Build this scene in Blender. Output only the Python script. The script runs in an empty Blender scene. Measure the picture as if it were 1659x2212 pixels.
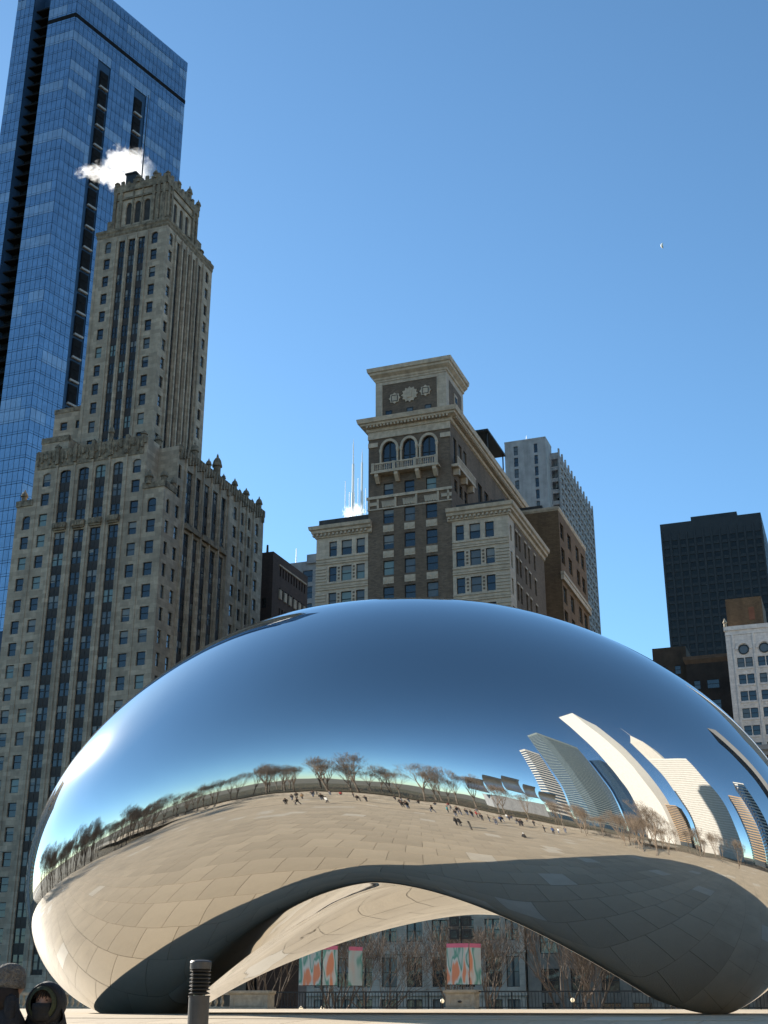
import bpy, bmesh, math, random
from mathutils import Vector, Matrix
random.seed(7)
R = math.radians
S = bpy.context.scene
C = S.collection

# ------------------------------------------------------------------ camera, sky, sun, exposure
GRID = R(20.3)                                   # the street grid is turned 20.3 degrees from the camera heading
cam_d = bpy.data.cameras.new('camera')
cam = bpy.data.objects.new('camera', cam_d); C.objects.link(cam)
cam.location = (0, 0, 0.2)
cam.rotation_euler = (R(90 + 21.43), 0, 0)
cam_d.sensor_fit = 'VERTICAL'; cam_d.sensor_height = 36.0
cam_d.lens = 36.0 * 2711.0 / 2212.0
cam_d.clip_start = 0.1; cam_d.clip_end = 20000
S.camera = cam

SUN_AZ = R(-40.5)                                  # left of the camera heading
SUN_EL = R(22)
wd = bpy.data.worlds.new('World'); S.world = wd; wd.use_nodes = True
nt = wd.node_tree; nt.nodes.clear()
sky = nt.nodes.new('ShaderNodeTexSky'); sky.sky_type = 'NISHITA'; sky.sun_disc = False
sky.sun_elevation = SUN_EL; sky.sun_rotation = SUN_AZ
sky.altitude = 200; sky.air_density = 0.8; sky.dust_density = 0.15; sky.ozone_density = 4.0
bg = nt.nodes.new('ShaderNodeBackground'); bg.inputs['Strength'].default_value = 0.108
wo = nt.nodes.new('ShaderNodeOutputWorld')
wb = nt.nodes.new('ShaderNodeMix'); wb.data_type = 'RGBA'; wb.blend_type = 'MULTIPLY'; wb.inputs[0].default_value = 1
wb.inputs[7].default_value = (0.86, 1.01, 0.93, 1)          # white balance of the photograph
nt.links.new(sky.outputs[0], wb.inputs[6]); nt.links.new(wb.outputs[2], bg.inputs[0]); nt.links.new(bg.outputs[0], wo.inputs[0])

sl = bpy.data.lights.new('sun', 'SUN'); sl.energy = 5.0; sl.angle = R(0.53); sl.color = (1.0, 0.93, 0.82)
so = bpy.data.objects.new('sun', sl); C.objects.link(so)
sdir = Vector((math.sin(SUN_AZ) * math.cos(SUN_EL), math.cos(SUN_AZ) * math.cos(SUN_EL), math.sin(SUN_EL)))
so.rotation_euler = sdir.to_track_quat('Z', 'Y').to_euler(); so.location = (-60, 60, 80)

S.view_settings.view_transform = 'Standard'; S.view_settings.look = 'None'
S.view_settings.gamma = 1.0; S.view_settings.use_curve_mapping = False
S.view_settings.exposure = 1.2
S.render.engine = 'CYCLES'
S.cycles.use_denoising = True
S.cycles.max_bounces = 8; S.cycles.glossy_bounces = 6; S.cycles.diffuse_bounces = 3
S.cycles.volume_bounces = 4; S.cycles.caustics_reflective = False; S.cycles.transparent_max_bounces = 12

# ------------------------------------------------------------------ helpers
NV = Vector((math.cos(GRID), -math.sin(GRID), 0))      # north, along the avenue
WV = Vector((math.sin(GRID), math.cos(GRID), 0))       # west, away from the park
def gp(n, w, z=0.0):
    return NV * n + WV * w + Vector((0, 0, z))

class MB:
    """collects polygons and links them as one mesh object"""
    def __init__(s): s.v = []; s.f = []; s.m = []; s.mi = 0
    def add(s, vs, fs):
        b = len(s.v); s.v += [tuple(x) for x in vs]
        s.f += [tuple(b + i for i in f) for f in fs]; s.m += [s.mi] * len(fs)
    def box(s, x0, x1, y0, y1, z0, z1):
        if x0 > x1: x0, x1 = x1, x0
        if y0 > y1: y0, y1 = y1, y0
        if z0 > z1: z0, z1 = z1, z0
        s.add([(x0,y0,z0),(x1,y0,z0),(x1,y1,z0),(x0,y1,z0),(x0,y0,z1),(x1,y0,z1),(x1,y1,z1),(x0,y1,z1)],
              [(0,3,2,1),(4,5,6,7),(0,1,5,4),(1,2,6,5),(2,3,7,6),(3,0,4,7)])
    def lathe(s, prof, cx=0, cy=0, cz=0, n=12, sx=1, sy=1):
        vs = []
        for r, z in prof:
            for i in range(n):
                t = 2 * math.pi * i / n
                vs.append((cx + r * sx * math.cos(t), cy + r * sy * math.sin(t), cz + z))
        fs = []
        for k in range(len(prof) - 1):
            for i in range(n):
                j = (i + 1) % n
                fs.append((k*n+i, k*n+j, (k+1)*n+j, (k+1)*n+i))
        fs.append(tuple(range(n))[::-1]); fs.append(tuple((len(prof)-1)*n + i for i in range(n)))
        s.add(vs, fs)
    def tube(s, p0, p1, r0, r1, n=5):
        p0 = Vector(p0); p1 = Vector(p1); d = (p1 - p0)
        if d.length < 1e-6: return
        q = d.to_track_quat('Z', 'Y'); vs = []
        for p, r in ((p0, r0), (p1, r1)):
            for i in range(n):
                t = 2 * math.pi * i / n
                vs.append(p + q @ Vector((r * math.cos(t), r * math.sin(t), 0)))
        fs = [(i, (i+1) % n, n + (i+1) % n, n + i) for i in range(n)]
        fs += [tuple(range(n))[::-1], tuple(range(n, 2*n))]
        s.add(vs, fs)
    def sweep(s, prof, path):
        """prof: closed (out, z) loop; path: function out -> list of (x, y)"""
        k = len(prof); m = len(path(0.0)); vs = []
        for o, z in prof:
            for x, y in path(o): vs.append((x, y, z))
        fs = []
        for i in range(k):
            j = (i + 1) % k
            for t in range(m - 1):
                fs.append((i*m+t, i*m+t+1, j*m+t+1, j*m+t))
        fs.append(tuple(i*m for i in range(k))); fs.append(tuple(i*m+m-1 for i in range(k))[::-1])
        s.add(vs, fs)
    def mesh(s, name, mats, off=(0,0,0), smooth=False):
        me = bpy.data.meshes.new(name)
        ox, oy, oz = off
        me.from_pydata([(x-ox, y-oy, z-oz) for x, y, z in s.v], [], s.f)
        if not isinstance(mats, (list, tuple)): mats = [mats]
        for m in mats: me.materials.append(m)
        if len(mats) > 1: me.polygons.foreach_set('material_index', s.m)
        if smooth: me.polygons.foreach_set('use_smooth', [True] * len(s.f))
        me.update()
        return me

def link(name, me, parent=None, loc=None, rz=None, kind=None):
    o = bpy.data.objects.new(name, me); C.objects.link(o)
    if parent is not None: o.parent = parent
    if loc is not None: o.location = loc
    if rz is not None: o.rotation_euler = (0, 0, rz)
    if kind: o['kind'] = kind
    return o
def tag(o, label, cat, group=None, kind=None):
    o['label'] = label; o['category'] = cat
    if group: o['group'] = group
    if kind: o['kind'] = kind
    return o
class Thing:
    """an Empty at the thing's base in grid coordinates; parts are given in grid coordinates too"""
    def __init__(s, name, n, w, z, label, cat, group=None, rz=None):
        s.b = (n, w, z); s.o = bpy.data.objects.new(name, None); C.objects.link(s.o)
        s.o.location = gp(n, w, z); s.o.rotation_euler = (0, 0, -GRID if rz is None else rz)
        s.o.empty_display_size = 0.3
        tag(s.o, label, cat, group); s.wins = []
    def part(s, name, mb, mat, parent=None, smooth=False, kind=None):
        return link(name, mb.mesh(name, mat, s.b, smooth), parent or s.o, kind=kind)
    def loc(s, n, w, z): return (n - s.b[0], w - s.b[1], z - s.b[2])

# ------------------------------------------------------------------ materials
def mat(name, col, rough=0.8, var=0.12, scale=0.6, metal=0.0, spec=0.4, bump=0.0, bscale=8.0, dirt=0.0, col2=None, coords='Object', stretch=(1,1,1), emit=None, es=0):
    m = bpy.data.materials.new(name); m.use_nodes = True
    t = m.node_tree; b = t.nodes['Principled BSDF']
    b.inputs['Roughness'].default_value = rough; b.inputs['Metallic'].default_value = metal
    b.inputs['Specular IOR Level'].default_value = spec
    tc = t.nodes.new('ShaderNodeTexCoord'); mp = t.nodes.new('ShaderNodeMapping'); mp.inputs['Scale'].default_value = stretch
    t.links.new(tc.outputs[coords], mp.inputs[0])
    nz = t.nodes.new('ShaderNodeTexNoise'); nz.inputs['Scale'].default_value = scale; nz.inputs['Detail'].default_value = 8; nz.inputs['Roughness'].default_value = 0.65
    t.links.new(mp.outputs[0], nz.inputs['Vector'])
    cr = t.nodes.new('ShaderNodeValToRGB')
    c2 = col2 or tuple(c * (1 - 2.2 * var) for c in col); c1 = tuple(min(1, c * (1 + var)) for c in col)
    cr.color_ramp.elements[0].position = 0.3; cr.color_ramp.elements[1].position = 0.7
    cr.color_ramp.elements[0].color = (*[max(0, c) for c in c2], 1); cr.color_ramp.elements[1].color = (*c1, 1)
    t.links.new(nz.outputs[0], cr.inputs[0]); out = cr.outputs[0]
    if dirt:
        mp2 = t.nodes.new('ShaderNodeMapping'); mp2.inputs['Scale'].default_value = (1.3, 1.3, 0.12)
        t.links.new(tc.outputs[coords], mp2.inputs[0])
        n2 = t.nodes.new('ShaderNodeTexNoise'); n2.inputs['Scale'].default_value = 0.8; n2.inputs['Detail'].default_value = 5
        t.links.new(mp2.outputs[0], n2.inputs['Vector'])
        r2 = t.nodes.new('ShaderNodeMapRange'); r2.inputs[1].default_value = 0.45; r2.inputs[2].default_value = 0.75
        r2.inputs[3].default_value = 0; r2.inputs[4].default_value = dirt
        t.links.new(n2.outputs[0], r2.inputs[0])
        mx = t.nodes.new('ShaderNodeMix'); mx.data_type = 'RGBA'
        t.links.new(r2.outputs[0], mx.inputs[0]); t.links.new(out, mx.inputs[6]); mx.inputs[7].default_value = (*[c * 0.25 for c in col], 1)
        out = mx.outputs[2]
    t.links.new(out, b.inputs['Base Color'])
    if bump:
        nb = t.nodes.new('ShaderNodeTexNoise'); nb.inputs['Scale'].default_value = bscale; nb.inputs['Detail'].default_value = 6
        t.links.new(mp.outputs[0], nb.inputs['Vector'])
        bp = t.nodes.new('ShaderNodeBump'); bp.inputs['Strength'].default_value = bump; bp.inputs['Distance'].default_value = 0.1
        t.links.new(nb.outputs[0], bp.inputs['Height']); t.links.new(bp.outputs[0], b.inputs['Normal'])
    if emit:
        b.inputs['Emission Color'].default_value = (*emit, 1); b.inputs['Emission Strength'].default_value = es
    return m
def stone_blocks(name, col, bw, bh, var=0.25, dirt=0.35, rough=0.85, streak=0.5):
    """ashlar: each block has its own tone, rain streaks and soot over it"""
    m = mat(name, col, rough, 0.10, 1.2, bump=0.25, bscale=3.0)
    t = m.node_tree; b = t.nodes['Principled BSDF']
    tc = [x for x in t.nodes if x.type == 'TEX_COORD'][0]
    base = b.inputs['Base Color'].links[0].from_socket
    sx = t.nodes.new('ShaderNodeSeparateXYZ'); t.links.new(tc.outputs['Object'], sx.inputs[0])
    ad = t.nodes.new('ShaderNodeMath'); ad.operation = 'ADD'; t.links.new(sx.outputs[0], ad.inputs[0]); t.links.new(sx.outputs[1], ad.inputs[1])
    cx = t.nodes.new('ShaderNodeCombineXYZ'); t.links.new(ad.outputs[0], cx.inputs[0]); t.links.new(sx.outputs[2], cx.inputs[1])
    br = t.nodes.new('ShaderNodeTexBrick'); br.inputs['Scale'].default_value = 1.0
    br.inputs['Brick Width'].default_value = bw; br.inputs['Row Height'].default_value = bh; br.inputs['Mortar Size'].default_value = 0.012
    br.inputs['Color1'].default_value = (1 - var, 1 - var, 1 - var, 1); br.inputs['Color2'].default_value = (1 + var * .6,) * 3 + (1,); br.inputs['Mortar'].default_value = (.62, .62, .62, 1)
    t.links.new(cx.outputs[0], br.inputs['Vector'])
    mu = t.nodes.new('ShaderNodeMix'); mu.data_type = 'RGBA'; mu.blend_type = 'MULTIPLY'; mu.inputs[0].default_value = 1
    t.links.new(base, mu.inputs[6]); t.links.new(br.outputs[0], mu.inputs[7])
    out = mu.outputs[2]
    if dirt:
        for (sc, st, lo, hi, k) in ((0.5, (1.2, 1.2, .10), .48, .75, streak), (0.09, (1, 1, .8), .45, .7, dirt)):
            mp = t.nodes.new('ShaderNodeMapping'); mp.inputs['Scale'].default_value = st; t.links.new(tc.outputs['Object'], mp.inputs[0])
            nz = t.nodes.new('ShaderNodeTexNoise'); nz.inputs['Scale'].default_value = sc; nz.inputs['Detail'].default_value = 6; t.links.new(mp.outputs[0], nz.inputs['Vector'])
            r2 = t.nodes.new('ShaderNodeMapRange'); r2.inputs[1].default_value = lo; r2.inputs[2].default_value = hi; r2.inputs[3].default_value = 0; r2.inputs[4].default_value = k
            t.links.new(nz.outputs[0], r2.inputs[0])
            mx = t.nodes.new('ShaderNodeMix'); mx.data_type = 'RGBA'
            t.links.new(r2.outputs[0], mx.inputs[0]); t.links.new(out, mx.inputs[6]); mx.inputs[7].default_value = (*[c * .33 for c in col], 1); out = mx.outputs[2]
    t.links.new(out, b.inputs['Base Color'])
    return m
def glass(name, col, rough=0.06, metal=0.0, spec=0.9, wav=0.02):
    m = mat(name, col, rough, 0.10, 0.35, metal, spec)
    t = m.node_tree; b = t.nodes['Principled BSDF']
    nb = t.nodes.new('ShaderNodeTexNoise'); nb.inputs['Scale'].default_value = 0.7; nb.inputs['Detail'].default_value = 1
    tc = [x for x in t.nodes if x.type == 'TEX_COORD'][0]; t.links.new(tc.outputs['Object'], nb.inputs['Vector'])
    bp = t.nodes.new('ShaderNodeBump'); bp.inputs['Strength'].default_value = wav; bp.inputs['Distance'].default_value = 1.0
    t.links.new(nb.outputs[0], bp.inputs['Height']); t.links.new(bp.outputs[0], b.inputs['Normal'])
    return m

M = {}
M['limestone'] = stone_blocks('grey_limestone', (0.41, 0.34, 0.255), 1.5, 0.72)
M['limestone_trim'] = mat('soot_stained_stone', (0.25, 0.205, 0.145), 0.9, 0.35, 1.4, bump=0.6, bscale=2.5, dirt=0.5)
M['spandrel'] = mat('dark_bronze_spandrel', (0.035, 0.026, 0.02), 0.55, 0.3, 0.8)
M['terracotta'] = stone_blocks('cream_terracotta', (0.50, 0.42, 0.32), 1.1, 0.5, 0.10, 0.22, 0.6, 0.28)
M['terracotta_trim'] = mat('cream_terracotta_trim', (0.48, 0.40, 0.30), 0.65, 0.14, 1.5, bump=0.2, bscale=4, dirt=0.35)
M['brown_brick'] = stone_blocks('brown_brick', (0.165, 0.125, 0.09), 0.45, 0.15, 0.25, 0.35)
M['grey_base'] = stone_blocks('grey_granite', (0.46, 0.40, 0.325), 1.4, 0.6, 0.12, 0.3)
M['rust_brick'] = stone_blocks('rust_brown_brick', (0.19, 0.12, 0.066), 0.6, 0.2, 0.2, 0.3)
M['dark_brick'] = stone_blocks('dark_maroon_brick', (0.07, 0.045, 0.035), 0.6, 0.2, 0.2, 0.3)
M['concrete'] = mat('pale_grey_concrete', (0.34, 0.34, 0.34), 0.85, 0.12, 0.5, bump=0.15, bscale=2, dirt=0.3)
M['black_steel'] = mat('black_facade_steel', (0.018, 0.02, 0.022), 0.5, 0.2, 0.3)
M['white_tc'] = stone_blocks('white_terracotta', (0.78, 0.72, 0.66), 1.3, 0.6, 0.06, 0.12, 0.55, 0.15)
M['frame'] = mat('dark_window_frame', (0.018, 0.02, 0.02), 0.5, 0.1, 3)
M['pane_dark'] = glass('window_glass', (0.012, 0.018, 0.024))
M['pane_blind'] = glass('window_glass_over_grey_blind', (0.10, 0.115, 0.12), 0.12, spec=0.6)
M['pane_green'] = glass('window_glass_over_pale_blind', (0.17, 0.24, 0.23), 0.12, spec=0.6)
M['pane_sky'] = glass('window_glass_mirroring', (0.30, 0.36, 0.40), 0.04, metal=0.75)
M['blind'] = glass('blind_behind_glass', (.20, .205, .19), .22, spec=.5)
M['roof'] = mat('dark_roofing', (0.05, 0.05, 0.05), 0.9, 0.2, 1)
M['curtain'] = [glass('blue_curtain_glass', (0.30, 0.40, 0.50), 0.05, 0.92, wav=0.008), glass('blue_curtain_glass_b', (0.32, 0.42, 0.52), 0.05, 0.92, wav=0.008), glass('curtain_glass_with_blinds', (0.38, 0.475, 0.565), 0.10, 0.7, wav=0.012)]
M['mullion'] = mat('dark_blue_mullion', (0.02, 0.05, 0.10), 0.4, 0.1, 2)
M['shadow_box'] = mat('dark_cladding_and_recess_shade', (0.013, 0.013, 0.014), 0.8, 0.3, 0.6, spec=0.1)
M['paving'] = mat('tan_granite_paving', (0.51, 0.405, 0.275), 0.75, 0.09, 0.45, bump=0.08, bscale=20, dirt=0.12)
def tone_per_object(m, lo, hi):
    t = m.node_tree; b = t.nodes['Principled BSDF']; src = b.inputs['Base Color'].links[0].from_socket
    oi = t.nodes.new('ShaderNodeObjectInfo'); mr_ = t.nodes.new('ShaderNodeMapRange'); mr_.inputs[3].default_value = lo; mr_.inputs[4].default_value = hi
    mx = t.nodes.new('ShaderNodeMix'); mx.data_type = 'RGBA'; mx.blend_type = 'MULTIPLY'; mx.inputs[0].default_value = 1
    t.links.new(oi.outputs['Random'], mr_.inputs[0]); t.links.new(src, mx.inputs[6]); t.links.new(mr_.outputs[0], mx.inputs[7]); t.links.new(mx.outputs[2], b.inputs['Base Color'])
tone_per_object(M['paving'], .9, 1.08)
M['paving_sun_patch'] = mat('granite_paving_sun_patch', (0.60, 0.51, 0.385), 0.7, 0.06, 0.8)  # paler colour stands in for patches of sunlight thrown back onto the paving
M['joint'] = mat('paving_joint', (0.385, 0.30, 0.20), 0.9, 0.1, 2)
M['ground'] = mat('park_ground', (0.16, 0.135, 0.09), 0.95, 0.2, 0.12)
M['asphalt'] = mat('asphalt', (0.05, 0.05, 0.052), 0.9, 0.15, 0.8)
M['lawn'] = mat('winter_lawn', (0.085, 0.075, 0.035), 0.95, 0.3, 0.5)
M['bark'] = mat('grey_brown_bark', (0.20, 0.165, 0.13), 0.95, 0.3, 2)
M['twig'] = mat('brown_twigs', (0.22, 0.165, 0.12), 0.95, 0.3, 1)
M['iron'] = mat('black_iron', (0.02, 0.022, 0.022), 0.5, 0.2, 3)
M['pedestal'] = mat('buff_cast_stone', (0.42, 0.36, 0.27), 0.85, 0.15, 3, bump=0.2)
M['white'] = mat('white_painted_steel', (0.75, 0.75, 0.74), 0.5, 0.05, 1)
# polished steel: a sharp mirror with a thin film of dust that blurs a little of the light
ms = bpy.data.materials.new('mirror_polished_steel'); ms.use_nodes = True
t = ms.node_tree; b = t.nodes['Principled BSDF']
b.inputs['Base Color'].default_value = (0.60, 0.605, 0.60, 1); b.inputs['Metallic'].default_value = 1; b.inputs['Roughness'].default_value = 0.015
g2 = t.nodes.new('ShaderNodeBsdfAnisotropic'); g2.inputs['Color'].default_value = (0.8, 0.78, 0.74, 1); g2.inputs['Roughness'].default_value = 0.24
tcn = t.nodes.new('ShaderNodeTexCoord'); nzn = t.nodes.new('ShaderNodeTexNoise'); nzn.inputs['Scale'].default_value = 0.5; nzn.inputs['Detail'].default_value = 6
mr = t.nodes.new('ShaderNodeMapRange'); mr.inputs[3].default_value = 0.006; mr.inputs[4].default_value = 0.035
mxs = t.nodes.new('ShaderNodeMixShader')
nrp = t.nodes.new('ShaderNodeTexNoise'); nrp.inputs['Scale'].default_value = 0.9; nrp.inputs['Detail'].default_value = 1.0
brp = t.nodes.new('ShaderNodeBump'); brp.inputs['Strength'].default_value = 1.0; brp.inputs['Distance'].default_value = 0.006
t.links.new(tcn.outputs['Object'], nrp.inputs['Vector']); t.links.new(nrp.outputs[0], brp.inputs['Height']); t.links.new(brp.outputs[0], b.inputs['Normal'])
t.links.new(tcn.outputs['Object'], nzn.inputs['Vector']); t.links.new(nzn.outputs[0], mr.inputs[0]); t.links.new(mr.outputs[0], mxs.inputs[0])
t.links.new(b.outputs[0], mxs.inputs[1]); t.links.new(g2.outputs[0], mxs.inputs[2])
t.links.new(mxs.outputs[0], t.nodes['Material Output'].inputs['Surface'])
M['mirror'] = ms

# ------------------------------------------------------------------ facade helpers (coordinates: n = north, w = west, z = up)
class Face:
    """a wall plane: 'E' looks east (towards the camera), 'N' looks north, 'S' south, 'W' west"""
    def __init__(s, side, c): s.side = side; s.c = c
    def p(s, a, d, z):
        if s.side == 'E': return (a, s.c + d, z)
        if s.side == 'N': return (s.c - d, a, z)
        if s.side == 'S': return (s.c + d, a, z)
        return (a, s.c - d, z)
    def rz(s): return {'E': 0, 'N': R(90), 'S': R(-90), 'W': R(180)}[s.side]
    def quad(s, mb, q):
        if s.side in 'SW': q = q[::-1]
        mb.add([s.p(*x) for x in q], [tuple(range(len(q)))])
    def box(s, mb, a0, a1, d0, d1, z0, z1):
        x0, y0, _ = s.p(a0, d0, 0); x1, y1, _ = s.p(a1, d1, 0)
        mb.box(x0, x1, y0, y1, z0, z1)

def wall(mb, F, a0, a1, z0, z1, ops, depth=0.35):
    """a wall sheet with real openings and their reveals"""
    ops = [o for o in ops if o[0] < a1 and o[1] > a0 and o[2] < z1 and o[3] > z0]
    ops = [(max(o[0], a0), min(o[1], a1), max(o[2], z0), min(o[3], z1)) for o in ops]
    rnd = lambda x: round(x, 3)
    A = sorted(set([rnd(a0), rnd(a1)] + [rnd(x) for o in ops for x in o[:2]]))
    Z = sorted(set([rnd(z0), rnd(z1)] + [rnd(x) for o in ops for x in o[2:4]]))
    ia = {x: i for i, x in enumerate(A)}; iz = {x: i for i, x in enumerate(Z)}
    hole = set()
    for o in ops:
        for i in range(ia[rnd(o[0])], ia[rnd(o[1])]):
            for k in range(iz[rnd(o[2])], iz[rnd(o[3])]): hole.add((i, k))
    for i in range(len(A) - 1):
        k = 0
        while k < len(Z) - 1:                      # merge runs of solid cells in a column
            if (i, k) in hole: k += 1; continue
            j = k
            while j + 1 < len(Z) - 1 and (i, j + 1) not in hole: j += 1
            F.quad(mb, [(A[i], 0, Z[k]), (A[i+1], 0, Z[k]), (A[i+1], 0, Z[j+1]), (A[i], 0, Z[j+1])]); k = j + 1
    for x0, x1, y0, y1 in ops:
        d = depth
        F.quad(mb, [(x0, 0, y0), (x0, 0, y1), (x0, d, y1), (x0, d, y0)][::-1])
        F.quad(mb, [(x1, 0, y0), (x1, d, y0), (x1, d, y1), (x1, 0, y1)][::-1])
        F.quad(mb, [(x0, 0, y0), (x0, d, y0), (x1, d, y0), (x1, 0, y0)][::-1])
        F.quad(mb, [(x0, 0, y1), (x1, 0, y1), (x1, d, y1), (x0, d, y1)][::-1])

_wm = {}
def window_mesh(W, H, style, fm):
    key = (round(W, 2), round(H, 2), style, fm.name)
    if key in _wm: return _wm[key]
    mb = MB(); f = 0.09
    mb.box(-W/2, -W/2+f, 0, .12, 0, H); mb.box(W/2-f, W/2, 0, .12, 0, H)
    mb.box(-W/2+f, W/2-f, 0, .12, 0, f); mb.box(-W/2+f, W/2-f, 0, .12, H-f, H)
    if style in ('sash', 'pair'): mb.box(-W/2+f, W/2-f, -.03, .09, H*.5-.04, H*.5+.04)
    if style == 'pair': mb.box(-.11, .11, -.02, .12, f, H-f)
    if style == 'sill': mb.box(-W/2, W/2, -.1, 0, 0, .06)
    me = mb.mesh('window', fm)
    mb = MB(); mb.box(-W/2+f, W/2-f, .055, .08, f, H-f)
    _wm[key] = (me, mb, {})
    return _wm[key]
def pane_mesh(key3, gm):
    me, mb, d = key3
    if gm.name not in d: d[gm.name] = mb.mesh('pane', gm)
    return d[gm.name]

_bm = {}; _br = random.Random(17)
class Windows:
    """collects a building's windows; the largest 300 become objects, the others two joined parts"""
    def __init__(s, T, fm=None): s.T = T; s.L = []; s.fm = fm or M['frame']
    def add(s, F, a0, a1, z0, z1, style='sash', gm=None, depth=0.22):
        s.L.append((F, a0, a1, z0, z1, style, gm or random.choice(s.pick), depth))
    pick = None; blinds = 0.0
    def build(s, limit=300):
        def size(l):
            F, a0, a1, z0, z1 = l[:5]; x, y, z = F.p((a0+a1)/2, 0, (z0+z1)/2)
            p = gp(x, y, z); f = max(1, p.y); vis = abs(p.x / f) < .4
            return -(a1-a0) / f * (1 if vis else .01)
        L = sorted(s.L, key=size)
        rest = {}
        for i, (F, a0, a1, z0, z1, style, gm, depth) in enumerate(L):
            k3 = window_mesh(a1-a0, z1-z0, style, s.fm)
            x, y, z = F.p((a0+a1)/2, depth, z0)
            if i < limit:
                o = link('window', k3[0], s.T.o, s.T.loc(x, y, z), F.rz())
                link('pane', pane_mesh(k3, gm), o)
                if s.blinds and style in ('sash', 'pair') and _br.random() < s.blinds:
                    fr_ = _br.choice((.3, .45, .5, .62)); hw = a1 - a0; hh = z1 - z0
                    kb_ = (round(hw, 2), round(hh, 2), fr_, style)
                    if kb_ not in _bm:
                        mbb = MB()
                        if style == 'pair' and fr_ != .5: mbb.box(-hw/2+.1, -.12, .03, .05, hh*(1-fr_), hh-.09)
                        else: mbb.box(-hw/2+.1, hw/2-.1, .03, .05, hh*(1-fr_), hh-.09)
                        _bm[kb_] = mbb.mesh('blind', M['blind'])
                    link('blind', _bm[kb_], o)
            else:
                fr = rest.setdefault('frame', MB()); pn = rest.setdefault(gm.name, (gm, MB()))
                c, sn = math.cos(F.rz()), math.sin(F.rz())
                for src, dst in ((k3[0], fr), (None, pn[1])):
                    vs = [tuple(v.co) for v in src.vertices] if src else k3[1].v
                    fs = [tuple(q.vertices) for q in src.polygons] if src else k3[1].f
                    dst.add([(x + c*a - sn*b_, y + sn*a + c*b_, z + q) for a, b_, q in vs], fs)
        for k, v in rest.items():
            if k == 'frame': s.T.part('window_frames', v, s.fm, kind='stuff')
            else: s.T.part('window_panes', v[1], v[0], kind='stuff')

def arch_fill(mb, F, a0, a1, zs, zt, depth, n=10):
    """closes the two upper corners of a rectangular opening so that it ends in an arch"""
    r = (a1 - a0) / 2; c = (a0 + a1) / 2; h = zt - zs
    for k in range(n):
        t0 = math.pi * k / n; t1 = math.pi * (k+1) / n
        p0 = (c - r*math.cos(t0), zs + h*math.sin(t0)); p1 = (c - r*math.cos(t1), zs + h*math.sin(t1))
        F.quad(mb, [(p0[0], .004, p0[1]), (p1[0], .004, p1[1]), (p1[0], .004, zt), (p0[0], .004, zt)])
        F.quad(mb, [(p0[0], .004, p0[1]), (p0[0], depth, p0[1]), (p1[0], depth, p1[1]), (p1[0], .004, p1[1])])
def arch_ring(mb, F, a0, a1, zs, zt, t, d0, d1, n=14):
    c = (a0 + a1) / 2; r = (a1 - a0) / 2; h = zt - zs
    for k in range(n):
        q = []
        for tt in (math.pi*k/n, math.pi*(k+1)/n):
            q.append((c - r*math.cos(tt), zs + h*math.sin(tt), c - (r+t)*math.cos(tt), zs + (h+t)*math.sin(tt)))
        vs = []
        for d in (d0, d1):
            for x0, z0, x1, z1 in q: vs += [F.p(x0, d, z0), F.p(x1, d, z1)]
        mb.add(vs, [(0,1,3,2), (4,6,7,5), (0,2,6,4), (1,5,7,3), (0,4,5,1), (2,3,7,6)])
def finial_mesh(h, r, m):
    mb = MB()
    mb.lathe([(r*.9, 0), (r*.9, h*.42), (r*1.25, h*.44), (r*1.25, h*.5), (r*1.1, h*.56), (r*1.0, h*.66), (r*.6, h*.78), (r*.25, h*.84), (r*.3, h*.88), (.03, h)], n=8)
    return mb.mesh('finial', m)
def ring(T, name, prof, nl, nr, w0, w1, m, kind=None):
    mb = MB()
    mb.sweep(prof, lambda o: [(nl-o, w1), (nl-o, w0-o), (nr+o, w0-o), (nr+o, w1)])
    return T.part(name, mb, m, kind=kind)

# ------------------------------------------------------------------ ground
def plaza_z(w):
    if w >= 22: return 0.0
    t = min(1, (22 - w) / 23.0)
    return -1.32 * (t ** 1.15)
def sheet(name, m, n0, n1, w0, w1, z, kind='structure', step=None):
    mb = MB(); mb.add([gp(n0, w0, z), gp(n1, w0, z), gp(n1, w1, z), gp(n0, w1, z)], [(0,1,2,3)])
    return link(name, mb.mesh(name, m), kind=kind)
sheet('ground', M['ground'], -4000, 4000, -4000, 4000, -4.2)
sheet('road', M['asphalt'], -1500, 1500, 112, 142, -4.19)
sheet('pavement', M['pedestal'], -1500, 1500, 142.2, 158, -4.06)
PN0, PN1, PW0, PW1 = -52.0, 40.0, -14.0, 63.0
mb = MB(); ws = [PW0 + (PW1-PW0)*i/50 for i in range(51)]
vs = []
for w in ws:
    vs += [gp(PN0, w, plaza_z(w) - .014), gp(PN1, w, plaza_z(w) - .014)]
mb.add(vs, [(2*i, 2*i+1, 2*i+3, 2*i+2) for i in range(50)])
for w, zz in ((PW0, -3.0), (PW1, -4.19)):
    mb.add([gp(PN0, w, plaza_z(w)-.014), gp(PN1, w, plaza_z(w)-.014), gp(PN1, w, zz), gp(PN0, w, zz)], [(0,1,2,3)])
plaza = link('plaza', mb.mesh('plaza', M['joint']), kind='structure')
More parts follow.
